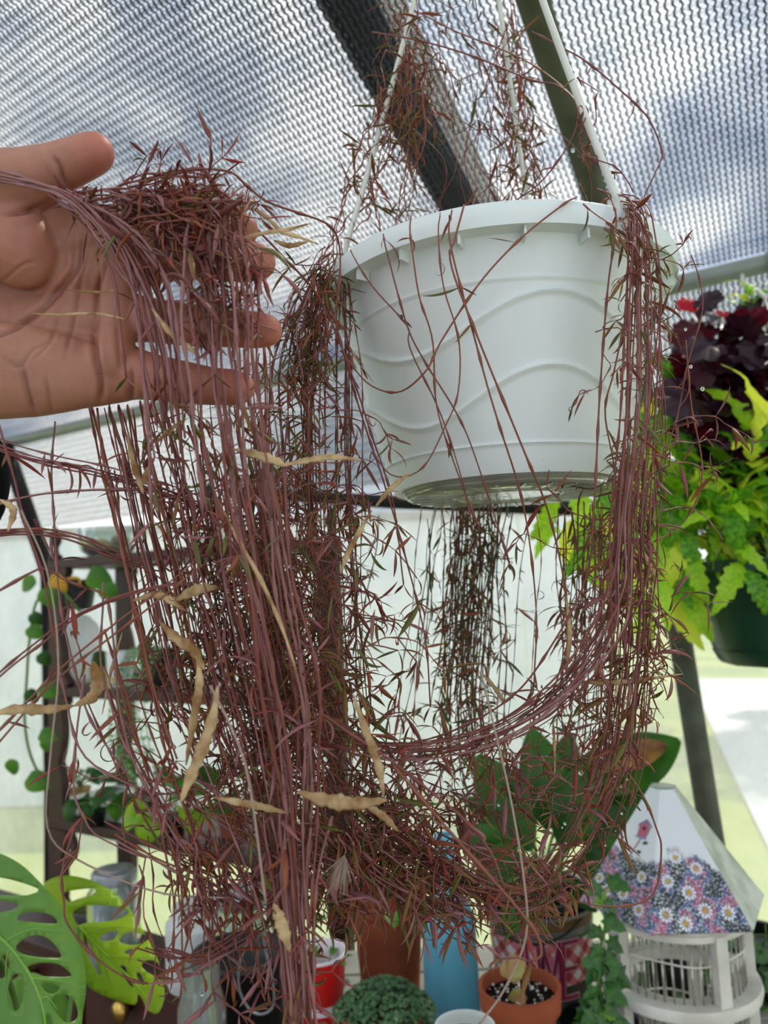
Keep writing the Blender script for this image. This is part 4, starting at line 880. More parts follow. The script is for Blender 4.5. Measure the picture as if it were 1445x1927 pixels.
# jars below the lowest shelf on the cabinet and a stand
def jar(label, px, py, Y, r, h, lid=True, m=None, moss=False, zbase=None):
    q = W(px, py, Y); z0 = q.z-h if zbase is None else zbase; t = thing('jar', label, 'jar', (q.x, q.y, z0)); h = q.z-z0
    lathe_obj('glass', [(0, 0), (r*.93, 0), (r, .012), (r, h*.78), (r*.78, h*.88), (r*.78, h), (r*.73, h), (r*.73, h*.88), (r*.95, h*.77), (r*.94, .014), (0, .005)], m or M['glass'], t)
    if lid:
        lathe_obj('lid', [(0, h+.006), (r*.5, h+.008), (r*.55, h+.004), (r*.78, h+.004), (r*.84, h), (r*.84, h-.018), (r*.80, h-.018), (r*.8, h)], M['zinc'], t)
    if moss: lathe_obj('contents', [(0, .01), (r*.9, .01), (r*.9, h*.4), (r*.4, h*.5), (0, h*.48)], M['moss'], t)
    return t
jar('glass jar with grey zinc lid beside the dark left bracket', 214, 1640, 1.62, .052, .2, zbase=CZ)
jar('glass jar with grey zinc lid half hidden by the vines over the black tub', 455, 1680, 1.45, .055, .2, moss=True, zbase=.66)
jar('tall frosted white jar at the right end of the cabinet', 372, 1700, 1.52, .060, .2, False, M['frost'], zbase=CZ)
jar('short glass jar of moss beside the tall frosted one', 378, 1812, 1.15, .034, .1, False, moss=True, zbase=.73)
q = G(185, 1745, CZ); t = thing('bowl', 'shallow silver bowl with grey green moss on the cabinet', 'bowl', (q.x, q.y, CZ))
lathe_obj('bowl_body', [(0, 0), (.03, 0), (.06, .03), (.065, .05), (.061, .05), (.055, .03), (.0, .01)], M['zinc'], t); lathe_obj('moss', [(0, .05), (.03, .053), (.057, .04), (.05, .02)], M['moss'], t)
# side table carrying the jars (right of the cabinet)
sq = W(455, 1800, 1.45); t = thing('side_table', 'small dark side table right of the cabinet carrying jars', 'table', (sq.x, sq.y, 0))
bevel(MB().box((0, 0, .65), (.105, .105, .02), er).build('table_top', M['dark_wood'], t, smooth=False))
for a in (-.04, .04):
    for c in (-.04, .04): MB().box(er @ Vector((a, c, 0))+Vector((0, 0, .32)), (.014, .014, .64), er).build('leg', M['dark_wood'], t, smooth=False)
sq = W(378, 1890, 1.15); t = thing('stool', 'little dark stool under the short moss jar', 'stool', (sq.x, sq.y, 0))
bevel(MB().box((0, 0, .72), (.08, .08, .02), er).build('seat', M['dark_wood'], t, smooth=False))
for a in (-.03, .03):
    for c in (-.03, .03): MB().box(er @ Vector((a, c, 0))+Vector((0, 0, .355)), (.015, .015, .71), er).build('leg', M['dark_wood'], t, smooth=False)
# black tub with a looped pale cable
q = W(452, 1930, 1.30); t = thing('tub', 'black plastic tub with a looped grey cable at its rim', 'tub', (q.x, q.y, 0))
zt_ = W(464, 1800, 1.30).z
o = MB().lathe([(0, 0), (.06, 0), (.070, zt_), (.075, zt_), (.075, zt_+.01), (.068, zt_+.01), (.064, zt_-.02), (0, zt_-.03)], k=36).build('tub_body', M['black'], t)
qq = q.copy(); qq.z = 0
MB().tube(catmull([W(x, y, 1.215)-qq for x, y in [(470, 1765), (452, 1810), (450, 1860), (470, 1900), (495, 1908), (515, 1890), (512, 1840), (500, 1790), (495, 1750)]], 40), .0022, 8).build('cable', M['zinc'], t)
# ------------------------------------------------------------------ split-leaf plant at the lower left
mq = W(60, 2050, .9); mons = thing('monstera', 'split leaf plant with big holed green leaves at the lower left corner', 'plant', (mq.x, mq.y, CZ if False else .78))
mo = Vector((mq.x, mq.y, .78))
def y1(x, y): u = (x-40)/160; return W(x, y, .80+.06*u*u+.10*(1950-y)/350*(.5))
def y2(x, y):
    # distance from the midrib running (150,1740)->(295,1905)
    a = Vector((150, 1740)); d = Vector((145, 165)).normalized(); w = (Vector((x, y))-a); s = abs(w.x*d.y-w.y*d.x)/120
    return W(x, y, 1.0+.05*s*s-.05*(w.dot(d)/220))
o1 = [(-90, 1600), (-40, 1598), (0, 1606), (40, 1627), (75, 1660), (110, 1700), (140, 1760), (155, 1800), (161, 1850), (156, 1900), (140, 1960), (60, 2010), (-60, 2000), (-110, 1900), (-120, 1700)]
h1 = [[(-80, 1648), (-30, 1648), (20, 1655), (72, 1673), (60, 1682), (40, 1685), (-30, 1683), (-80, 1680)], [(-80, 1695), (-30, 1692), (10, 1696), (36, 1701), (22, 1712), (-30, 1722), (-80, 1722)], [(32, 1730), (45, 1718), (70, 1716), (95, 1722), (108, 1735), (98, 1738), (60, 1735)],
      [(30, 1785), (48, 1765), (75, 1760), (100, 1775), (115, 1800), (90, 1802), (55, 1798)], [(52, 1820), (75, 1812), (110, 1815), (133, 1833), (125, 1838), (80, 1837), (60, 1832)], [(77, 1852), (95, 1850), (112, 1860), (98, 1871), (85, 1865)],
      [(95, 1885), (110, 1872), (130, 1875), (142, 1890), (145, 1915), (125, 1925), (105, 1905)], [(2, 1806), (10, 1796), (18, 1812), (14, 1832), (3, 1842), (-6, 1830)], [(15, 1870), (22, 1838), (35, 1832), (44, 1850), (42, 1885), (30, 1903), (20, 1895)], [(84, 1920), (90, 1908), (98, 1925), (92, 1960), (84, 1950)]]
leafA = flat_outline('leaf', M['leaf_mon'], o1, h1, y1, mons, off=mo)
o2 = [(82, 1668), (100, 1652), (130, 1648), (165, 1655), (195, 1668), (215, 1680), (240, 1705), (262, 1740), (285, 1780), (300, 1815), (308, 1850), (309, 1880), (297, 1907), (278, 1900), (268, 1880), (260, 1870), (255, 1890), (225, 1883), (185, 1868), (163, 1850), (140, 1800), (120, 1740), (95, 1700)]
h2 = [[(119, 1684), (128, 1677), (178, 1672), (173, 1685), (146, 1692), (130, 1697)], [(137, 1719), (146, 1710), (164, 1704), (210, 1705), (243, 1715), (228, 1728), (205, 1734), (160, 1737), (146, 1740)], [(187, 1765), (199, 1756), (220, 1752), (220, 1760), (212, 1769), (194, 1771)],
      [(225, 1767), (240, 1755), (269, 1758), (280, 1765), (269, 1775), (247, 1779), (228, 1774)], [(235, 1791), (244, 1787), (252, 1789), (248, 1795), (237, 1795)], [(266, 1817), (274, 1808), (290, 1808), (302, 1820), (304, 1846), (292, 1838), (274, 1827)],
      [(226, 1819), (235, 1817), (242, 1836), (251, 1856), (247, 1857), (237, 1843), (228, 1827)], [(257, 1830), (265, 1833), (272, 1849), (269, 1854), (260, 1843)], [(157, 1758), (164, 1767), (189, 1827), (187, 1833), (169, 1808), (160, 1781)]]
leafB = lab(flat_outline('leaf', M['leaf_mon2'], o2, h2, y2, mons, off=mo), 'yellow-green split leaf')
o3 = [(20, 1850), (60, 1830), (100, 1850), (130, 1890), (120, 1940), (80, 1980), (30, 1960), (5, 1900)]
flat_outline('leaf', M['leaf_mon'], o3, [[(50, 1870), (75, 1865), (90, 1895), (65, 1900)]], lambda x, y: W(x, y, 1.12+.0006*abs(x-75)), mons, off=mo)
def vein(P, fy, w=.0016, m=None):
    MB().tube([fy(x, y)-mo-fw*.0012 for x, y in [tuple(v)[:2] for v in catmull([(a, b, 0) for a, b in P], 20)]], [w*(1-.7*i/20) for i in range(21)], 6).build('vein', m, mons)
M['vein'] = mat('leaf_vein', (116, 164, 66), .4, .4); M['vein2'] = mat('dark_vein', (122, 158, 26), .4, .4)
vein([(-30, 1740), (20, 1780), (60, 1840), (82, 1900), (88, 1960)], y1, .0022, M['vein'])
for P in ([(10, 1770), (60, 1748), (120, 1752)], [(30, 1795), (80, 1803), (145, 1808)], [(60, 1840), (100, 1843), (150, 1852)], [(75, 1880), (90, 1875), (110, 1900)], [(20, 1785), (14, 1800), (10, 1860)]): vein(P, y1, .0009, M['vein'])
vein([(150, 1742), (200, 1795), (255, 1850), (292, 1898)], y2, .0018, M['vein2'])
for P in ([(165, 1757), (200, 1745), (240, 1745), (262, 1752)], [(205, 1798), (250, 1803), (280, 1800)], [(185, 1780), (200, 1830), (215, 1870)]): vein(P, y2, .0008, M['vein2'])
for a, c in ((y1(-30, 1740), .0035), (y2(150, 1742), .0028), (W(60, 1900, 1.12), .003)):
    MB().tube(catmull([Vector((0, 0, .02)), (a-mo)*.5+Vector((0, .03, .06)), a-mo], 16), c, 8).build('petiole', M['vine_green'], mons)
lathe_obj('pot', [(0, -.14), (.06, -.14), (.08, 0), (.086, .0), (.086, .015), (.076, .015), (.07, -.01), (0, -.01)], M['terracotta'], mons)
t = thing('plant_stand', 'dark wooden stand under the split leaf plant at the lower left', 'stand', (mq.x, mq.y, 0))
MB().lathe([(0, .62), (.10, .62), (.10, .64), (0, .64)], k=32).build('stand_top', M['wood'], t)
for i in range(3): a = i*2.1; MB().tube([Vector((.03*math.cos(a), .03*math.sin(a), .62)), Vector((.12*math.cos(a), .12*math.sin(a), 0))], .011, 8).build('leg', M['wood'], t)
# dark sleeve edge at the left margin
# ------------------------------------------------------------------ bench
BZ = .78
bl = G(560, 1792, BZ); bench = thing('bench', 'pale grey slatted potting bench under the pots and the birdcage', 'bench', (bl.x, bl.y, 0))
M['bench'] = mat('weathered_bench', (158, 158, 150), .85, .2, var=.25, vscale=16, bump=.4)
for i in range(6):
    o = MB().box((0, 0, 0), (1.46, .098, .022)).build('slat', M['bench'], bench, smooth=False); o.location = (.765, -.05-.104*i, BZ-.011); bevel(o, .003)
for x in (.06, 1.44):
    for y in (-.03, -.6):
        MB().box((x, y, (BZ-.022)/2), (.04, .04, BZ-.022)).build('leg', M['bench'], bench, smooth=False)
    MB().box((x, -.31, BZ-.04), (.03, .6, .035)).build('rail', M['bench'], bench, smooth=False)
def ong(px, Y): q = W(px, 1800, Y); return Vector((q.x, Y, BZ))
# red cup
q = ong(597, 1.27); q.x = W(597, 1790, 1.27).x; t = thing('cup', 'red plastic cup with white inside holding a cutting', 'cup', tuple(q)); zc = W(597, 1795, 1.27).z-BZ
M['red'] = mat('red_cup_plastic', (206, 30, 26), .35, .5); M['cupw'] = mat('white_cup_lining', (232, 222, 226), .4, .5)
lathe_obj('cup_body', [(0, 0), (.031, 0), (.033, zc*.25), (.034, zc*.27), (.037, zc*.6), (.0385, zc*.62), (.0445, zc)], M['red'], t, k=40)
lathe_obj('cup_lining', [(.0445, zc), (.0462, zc+.001), (.0462, zc+.005), (.044, zc+.005), (.0425, zc), (.036, zc*.5), (.031, .004), (0, .004)], M['cupw'], t, k=40)
lathe_obj('soil', [(0, zc*.72), (.037, zc*.7)], M['soil'], t)
for i in range(8):
    a = i*2.4; qq = Vector((.012*math.cos(a), .012*math.sin(a), zc*.72)); d = Vector((math.cos(a)*.6, math.sin(a)*.6, 1)); MB().tube([qq, qq+d*.03], .001, 5).build('stem', M['vine_green'], t)
    o = link('leaf', blade_mesh('leaf', M['leaf_green2'], .03, ovalf(.03), n=6, ms=2), t); put(o, qq+d*.03, d+Vector((0, 0, -.5)))
# tall terracotta pot
Y = 1.45; q = ong(733, Y); t = thing('flower_pot', 'tall terracotta pot behind the vines beside the blue bottle', 'flower pot', tuple(q)); zr = W(733, 1668, Y).z-BZ
lathe_obj('pot_body', [(0, 0), (.050, 0), (.063, zr-.03)], M['terracotta'], t, k=40); lathe_obj('pot_rim', [(.063, zr-.032), (.0705, zr-.03), (.072, zr), (.066, zr), (.060, zr-.04), (0, zr-.04)], M['terracotta'], t, k=40)
for i in range(7):
    a = i*2.4; d = Vector((math.cos(a), math.sin(a), .8)); P = catmull([Vector((0, 0, zr-.04)), d*.05+Vector((0, 0, zr-.02)), d*.11+Vector((0, 0, zr-.05-.02*i))], 10); MB().tube(P, .0014, 6).build('stem', M['vine_green'], t)
    o = link('leaf', blade_mesh('leaf', M['leaf_green2'], .045, heart(.045), n=8, ms=3), t); put(o, P[-1], d+Vector((0, -.4, -.8)))
# blue bottle
Y = 1.30; q = ong(847, Y); t = thing('bottle', 'light blue matt bottle between the terracotta pots', 'bottle', tuple(q)); zs = W(845, 1712, Y).z-BZ; zn = W(838, 1570, Y).z-BZ
M['blue'] = mat('light_blue_bottle', (96, 172, 196), .38, .5, var=.12, vscale=8)
lathe_obj('bottle_body', [(0, 0), (.040, 0), (.0435, .004), (.044, .05), (.043, zs-.02), (.041, zs-.006), (.034, zs+.008), (.024, zs+.03), (.017, zs+.06), (.015, zn-.012), (.017, zn-.01), (.017, zn), (.013, zn), (.012, zn-.03)], M['blue'], t, k=48)
# low ground-cover pot
Y = 1.16; q = ong(718, Y); zc = W(718, 1832, Y).z-BZ; t = thing('potted_plant', 'bushy pot of tiny round grey green leaves in front of the tall terracotta pot', 'plant', tuple(q))
lathe_obj('pot', [(0, 0), (.045, 0), (.06, zc*.6), (.064, zc*.6), (.064, zc*.75), (.055, zc*.75), (.05, zc*.6), (0, zc*.6)], M['terracotta'], t, k=36)
M['tiny'] = mat('tiny_round_leaf', (84, 122, 74), .45, .5, col2=(54, 90, 54), vscale=60, translucent=.2)
disc = [(math.cos(a)*.5, math.sin(a)*.5, .1*math.cos(2*a)) for a in np.linspace(0, 6.2832, 9)[:-1]]
rest = MB(); dme = MB().add(disc, [tuple(range(8))]).mesh('leaf', M['tiny'])
for i in range(1500):
    a = R.random()*6.3; rr = math.sqrt(R.random())*.074; z = zc*.62+.045*(1-(rr/.08)**2)*R.uniform(.6, 1.1)+.01; c = Vector((rr*math.cos(a), rr*math.sin(a), z)); n_ = Vector((math.cos(a)*rr*9+R.gauss(0, .4), math.sin(a)*rr*9+R.gauss(0, .4)-.2, 1)).normalized()
    mt = Matrix.Translation(c) @ n_.to_track_quat('Z', 'Y').to_matrix().to_4x4() @ Matrix.Scale(R.uniform(.005, .0085), 4)
    if i < 200: o = link('leaf', dme, t); o.matrix_local = mt
    else: rest.add([mt @ Vector(v) for v in disc], [tuple(range(8))])
rest.build('tiny_leaves', M['tiny'], t)['kind'] = 'stuff'
# small terracotta pot with soil, perlite and a stubby plant
Y = 1.10; q = ong(974, Y); zr = W(974, 1853, Y).z-BZ; t = thing('flower_pot', 'small terracotta pot with dark soil, white perlite and a stubby seedling', 'flower pot', tuple(q))
lathe_obj('pot_body', [(0, 0), (.036, 0), (.047, zr-.028)], M['terracotta'], t, k=40); lathe_obj('pot_rim', [(.047, zr-.03), (.0535, zr-.028), (.0555, zr), (.0505, zr), (.048, zr-.02), (.046, zr-.03)], M['terracotta'], t, k=48)
lathe_obj('soil', [(0, zr-.012), (.03, zr-.014), (.0475, zr-.016)], M['soil'], t, k=32)
M['perlite'] = mat('perlite', (222, 220, 212), .9, .2)
pm = MB().sphere((0, 0, 0), 1, 6, sc=(1, .8, .8)).mesh('perlite', M['perlite'])
for i in range(80):
    a = R.random()*6.3; rr = math.sqrt(R.random())*.044; o = link('perlite', pm, t); o.location = (rr*math.cos(a), rr*math.sin(a), zr-.012); s = R.uniform(.0007, .0022); o.scale = (s, s, s); o.rotation_euler = (a, a, a)
M['seedl'] = mat('seedling_leaf', (142, 142, 74), .5, .4, col2=(150, 104, 70), vscale=40)
for px, py, ln, an in ((962, 1822, 50, -1.2), (975, 1820, 44, -.5), (965, 1838, 36, 2.6), (972, 1880, 40, 2.9), (985, 1886, 34, .3)): hl(px, py, ln, an, M['seedl'], 1.08, .2, t, q, heart)
# bucket with gingham band and lettering
Y = 1.38; q = ong(1020, Y); zr = W(1020, 1690, Y).z-BZ; RB = 95*Y/F
tm = thing('bucket', 'tin bucket with red gingham band and TIME lettering holding a dark leafy plant pot', 'bucket', tuple(q))
M['olive_band'] = mat('olive_band', (112, 108, 60), .5, .4, col2=(128, 92, 58), vscale=9); M['green_band'] = mat('green_stripe', (62, 112, 62), .5, .4)
M['g_red'] = mat('gingham_red', (172, 48, 52), .5, .4); M['g_pink'] = mat('gingham_pink', (204, 120, 122), .5, .4); M['g_white'] = mat('gingham_white', (222, 218, 214), .5, .4); M['b_dark'] = mat('bucket_dark', (58, 44, 38), .5, .4, col2=(44, 58, 34), vscale=12)
b = MB(); K = 168; n = 60; H_ = zr
for i in range(n+1):
    z = H_*i/n; r_ = RB*(.82+.18*i/n)
    for j in range(K): A = 2*math.pi*j/K; b.v.append((r_*math.cos(A), r_*math.sin(A), z))
for i in range(n):
    t_ = (i+.5)/n
    for j in range(K):
        b.f.append((i*K+j, i*K+(j+1) % K, (i+1)*K+(j+1) % K, (i+1)*K+j))
        if t_ > .84: mi = 0
        elif t_ > .80: mi = 1
        elif t_ > .44:
            u = (j+i*1.0)/6; w = (j-i*1.0)/6; c = (int(math.floor(u)) % 2)+(int(math.floor(w)) % 2); mi = (4, 3, 2)[c]
        else: mi = 5
        b.m.append(mi)
b.build('bucket_body', [M['olive_band'], M['green_band'], M['g_red'], M['g_pink'], M['g_white'], M['b_dark']], tm)
lathe_obj('bucket_rim', [(RB, H_-.004), (RB+.003, H_-.002), (RB+.003, H_+.003), (RB-.001, H_+.003), (RB-.002, H_-.03)], M['zinc'], tm, k=60)
lathe_obj('liner_pot', [(RB*.93, H_-.03), (RB*.95, H_+.012), (RB*.99, H_+.012), (RB*.99, H_+.018), (RB*.9, H_+.018), (RB*.86, H_-.01), (0, H_-.012)], M['black'], tm, k=60)
# letters, curved round the bucket
M['ltr'] = mat('letter_plum', (140, 30, 72), .5, .4); M['ltr_edge'] = mat('letter_pale_edge', (214, 160, 170), .5, .4)
GL = {'T': [((0, 1), (1, 1)), ((.5, 0), (.5, 1))], 'I': [((.5, 0), (.5, 1))], 'M': [((.05, 0), (.05, 1)), ((.05, 1), (.5, .3)), ((.5, .3), (.95, 1)), ((.95, 0), (.95, 1))], 'E': [((.1, 0), (.1, 1)), ((.1, 1), (.95, 1)), ((.1, .52), (.85, .52)), ((.1, 0), (.95, 0))]}
FB = math.atan2(-q.y, -q.x)
for ch, px in (('T', 994), ('I', 1014), ('M', 1036), ('E', 1068)):
    u0 = math.asin(max(-.99, min(.99, (px-1020)/95.0))); lw = .030 if ch != 'I' else .014; h0, h1 = H_*.34, H_*.80
    for layer, (wd, dp, m) in enumerate(((.0088, .0012, M['ltr_edge']), (.0052, .0022, M['ltr']))):
        b = MB()
        for (a, c) in GL[ch]:
            pts = []
            for k in range(5):
                s = k/4; x = (a[0]+(c[0]-a[0])*s-.5)*lw; z = h0+(a[1]+(c[1]-a[1])*s)*(h1-h0); r_ = RB*(.82+.18*z/H_)+dp; A = FB+u0+x/r_
                pts.append((Vector((r_*math.cos(A), r_*math.sin(A), z)), Vector((math.cos(A), math.sin(A), 0))))
            d = (pts[-1][0]-pts[0][0]).normalized(); vs = []
            for k, (P_, n_) in enumerate(pts):
                P_ = P_ + (d*(-wd/2) if k == 0 else d*wd/2 if k == 4 else Vector((0, 0, 0))); sdv = d.cross(n_).normalized()*wd/2
                vs += [P_-sdv-n_*.002, P_+sdv-n_*.002, P_+sdv, P_-sdv]
            fs = [(k*4+j, k*4+(j+1) % 4, k*4+4+(j+1) % 4, k*4+4+j) for k in range(4) for j in range(4)]+[(0, 1, 2, 3), (19, 18, 17, 16)]
            b.add(vs, fs)
        b.build('letter' if layer else 'letter_edge', m, tm, smooth=False)
# wire bail resting across the front
bp = [W(x, y, yy)-q for x, y, yy in ((928, 1722, 1.36), (945, 1748, 1.31), (970, 1770, 1.275), (1020, 1776, 1.262), (1060, 1760, 1.27), (1095, 1730, 1.31), (1112, 1700, 1.36), (1116, 1682, 1.38))]
MB().tube(catmull(bp, 30), .0022, 8).build('handle', M['black'], tm)
MB().tube([W(1021, 1776, 1.262)-q, W(1021, 1850, 1.262)-q], .0024, 6).build('handle_end', M['black'], tm)
# large dark leaved plant growing in it
pl = thing('peace_lily', 'large dark green leafy plant rising from the gingham bucket', 'plant', (q.x, q.y, q.z+H_-.01)); po = Vector((q.x, q.y, q.z+H_-.01))
lathe_obj('soil', [(0, .004), (RB*.84, .002)], M['soil'], pl)
def bigleaf(bx, by, by_, tx, ty, tY, w=.3, m=None, arch=.35, parent=None, org=None):
    parent = parent or pl; org = po if org is None else org; a = W(bx, by, by_)-org; c = W(tx, ty, tY)-org; d = c-a; L_ = d.length
    MB().tube(catmull([Vector((R.uniform(-.03, .03), R.uniform(-.03, .03), 0)), a*.5+Vector((0, 0, .02)), a], 10), .0028, 7).build('stem', M['vine_green'], parent)
    o = link('leaf', blade_mesh('leaf', m or M['leaf_dark'], L_*1.03, (lambda t, L_=L_: L_*w*math.sin(math.pi*min(1, t*.95+.03))**.8), n=14, arch=arch, fold=.2, ms=4, wave=.08), parent)
    put(o, a, d, -fw+up*.8+ri*R.uniform(-.5, .5)); return o
for a in ((1110, 1490, 1.40, 1278, 1382, 1.40, .26), (1090, 1580, 1.38, 1235, 1545, 1.38, .30), (1080, 1450, 1.42, 1185, 1440, 1.38, .34), (1030, 1560, 1.38, 1010, 1370, 1.40, .26), (1000, 1600, 1.38, 900, 1420, 1.42, .26), (980, 1640, 1.36, 870, 1560, 1.34, .30), (1060, 1600, 1.36, 1100, 1440, 1.36, .28),
          (990, 1620, 1.33, 905, 1650, 1.26, .34), (1080, 1640, 1.33, 1180, 1610, 1.36, .32), (1000, 1520, 1.42, 950, 1450, 1.40, .32), (1040, 1500, 1.44, 1080, 1380, 1.46, .26), (1010, 1650, 1.30, 960, 1740, 1.22, .34), (1080, 1660, 1.32, 1125, 1715, 1.30, .34), (1130, 1520, 1.44, 1240, 1470, 1.42, .3), (960, 1560, 1.44, 880, 1500, 1.46, .3), (1060, 1560, 1.44, 1180, 1520, 1.46, .34)): bigleaf(*a)
# yellowing browned tip
lab(bigleaf(1130, 1450, 1.36, 1262, 1392, 1.39, .16, mat('browned_leaf', (150, 110, 52), .5, .4, col2=(96, 44, 30), vscale=30, translucent=.2)), 'browned leaf edge')
# ------------------------------------------------------------------ ivy
def ivy_mesh(m, seed):
    rr = random.Random(seed); pts = []
    for a, r_ in ((180, .25), (150, .5), (115, .38), (85, .72), (52, .45), (20, .75), (0, 1.0), (-20, .75), (-52, .45), (-85, .72), (-115, .38), (-150, .5)):
        a = math.radians(a); pts.append(Vector((r_*math.cos(a)*.6+.25, r_*math.sin(a)*.6, rr.uniform(-.07, .04))))
    b = MB(); b.add([Vector((.2, 0, .05))]+pts, [(0, i+1, (i+1) % 12+1) for i in range(12)]); return b.mesh('leaf', m)
M['ivy'] = mat('ivy_leaf', (60, 110, 34), .35, .55, col2=(38, 84, 28), vscale=5, translucent=.22); M['ivy2'] = mat('ivy_pale_leaf', (126, 178, 66), .4, .5, translucent=.35)
IV = [ivy_mesh(M['ivy'], i) for i in range(4)]+[ivy_mesh(M['ivy2'], 9)]
def ivy(label, px, Y, spots, seed, potr=.06):
    rr = random.Random(seed); q = ong(px, Y); t = thing('ivy', label, 'ivy', tuple(q)); hp = .09
    lathe_obj('pot', [(0, 0), (potr*.75, 0), (potr, hp), (potr*1.06, hp), (potr*1.06, hp+.008), (potr*.92, hp+.008), (potr*.9, hp-.01), (0, hp-.01)], M['black'], t)
    for (x0, y0, x1, y1_, n_) in spots:
        base = Vector((rr.uniform(-.02, .02), rr.uniform(-.02, .02), hp)); a = W(x0, y0, Y-.02)-q; c = W(x1, y1_, Y-.05)-q; Q = catmull([base, a, (a+c)/2+Vector((0, -.02, .01)), c], 24)
        MB().tube(Q, .0011, 5).build('stem', M['vine_green'], t)
        for k in range(n_):
            i = 6+int(17*k/max(1, n_-1)); o = link('leaf', IV[rr.choice((0, 1, 2, 3, 0, 1, 2, 4))], t); s = rr.uniform(.026, .042)
            put(o, Q[i]+Vector((rr.gauss(0, .006), rr.gauss(-.012, .006), rr.gauss(0, .006))), ri*rr.gauss(0, 1)-up*rr.uniform(.1, 1.2)-fw*.3, -fw+up*.6+ri*rr.gauss(0, .4), s)
    return t
ivy('dark green ivy growing between the gingham bucket and the birdcage', 1118, 1.17, [(1132, 1770, 1112, 1900, 7), (1136, 1700, 1142, 1640, 4), (1120, 1800, 1126, 1925, 8), (1110, 1850, 1092, 1915, 6), (1132, 1800, 1140, 1920, 7), (1128, 1750, 1134, 1800, 5), (1112, 1860, 1105, 1925, 7), (1124, 1850, 1128, 1925, 6), (1137, 1740, 1128, 1700, 3)], 5)
ivy('ivy with glossy leaves at the right edge behind the birdcage', 1420, 1.42, [(1400, 1780, 1385, 1720, 6), (1420, 1800, 1440, 1740, 6), (1430, 1820, 1455, 1880, 9), (1410, 1800, 1440, 1830, 8), (1400, 1850, 1390, 1920, 8), (1425, 1860, 1440, 1925, 9), (1440, 1760, 1475, 1800, 6)], 6)
ivy('ivy showing through the bars behind the birdcage', 1270, 1.42, [(1250, 1800, 1200, 1760, 6), (1270, 1800, 1290, 1740, 7), (1290, 1830, 1330, 1800, 7), (1260, 1850, 1230, 1900, 7), (1280, 1860, 1310, 1910, 7), (1220, 1830, 1180, 1880, 6), (1300, 1780, 1350, 1760, 6)], 7)
# heart leaf sprig beside the bucket
# frosted jar at the bottom edge
Y = 1.0; q = ong(868, Y); t = thing('jar', 'open frosted jar with mossy soil at the bottom edge before the blue bottle', 'jar', tuple(q)); zj = W(868, 1930, Y).z-BZ
lathe_obj('glass', [(0, 0), (.033, 0), (.035, zj-.004), (.037, zj), (.034, zj), (.031, .006), (0, .006)], M['frost'], t, k=36); lathe_obj('contents', [(0, zj-.012), (.03, zj-.014)], M['moss'], t)
# ------------------------------------------------------------------ painted birdcage
Y = 1.2; cc = W(1268, 1750, Y); cx0 = cc.x; bc = thing('birdcage', 'white wooden birdcage with a six sided roof painted with flowers', 'birdcage', (cx0, Y, BZ))
px2 = Y/F; FC = math.atan2(-Y, -cx0)
z_hi = W(1266, 1712, Y).z-BZ; z_lo = W(1276, 1842, Y).z-BZ; z_ev = W(1261, 1690, Y).z-BZ; z_ap = W(1245, 1480, Y).z-BZ
def ringo(name, z, r0, r1, h):
    return lathe_obj(name, [(r0, z), (r1, z), (r1+.002, z+h*.5), (r1, z+h), (r0, z+h), (r0, z)], M['white_paint'], bc, k=56)
ringo('ring', z_hi-.004, .082, .104, .014); ringo('ring', z_lo-.006, .076, .113, .016); ringo('base_ring', 0, .0, .113, .012)
for a in (-48, 34, 100, 165, -120):
    A = FC+math.radians(a); rot = Matrix.Rotation(A, 3, 'Z'); o = MB().box((0, 0, 0), (.016, .018, z_hi-.0)).build('post', M['white_paint'], bc, smooth=False); o.location = rot @ Vector((.100, 0, z_hi/2+.004)); o.rotation_euler.z = A; bevel(o, .001)
wm = MB().tube([(0, 0, 0), (0, 0, 1)], .0013, 6).mesh('bar', M['white_paint'])
for k in range(46):
    A = FC+2*math.pi*(k+.5)/46
    for z0, z1 in ((.01, z_lo), (z_lo, z_hi)):
        o = link('bar', wm, bc); o.location = (.093*math.cos(A), .093*math.sin(A), z0); o.scale = (1, 1, z1-z0)
for z in ((z_lo+z_hi)/2+.012, z_lo*.55): MB().tube([(.0945*math.cos(a), .0945*math.sin(a), z+.002*math.sin(a*5)) for a in np.linspace(0, 6.2832, 60)], .0014, 6).build('wire_hoop', M['white_paint'], bc)
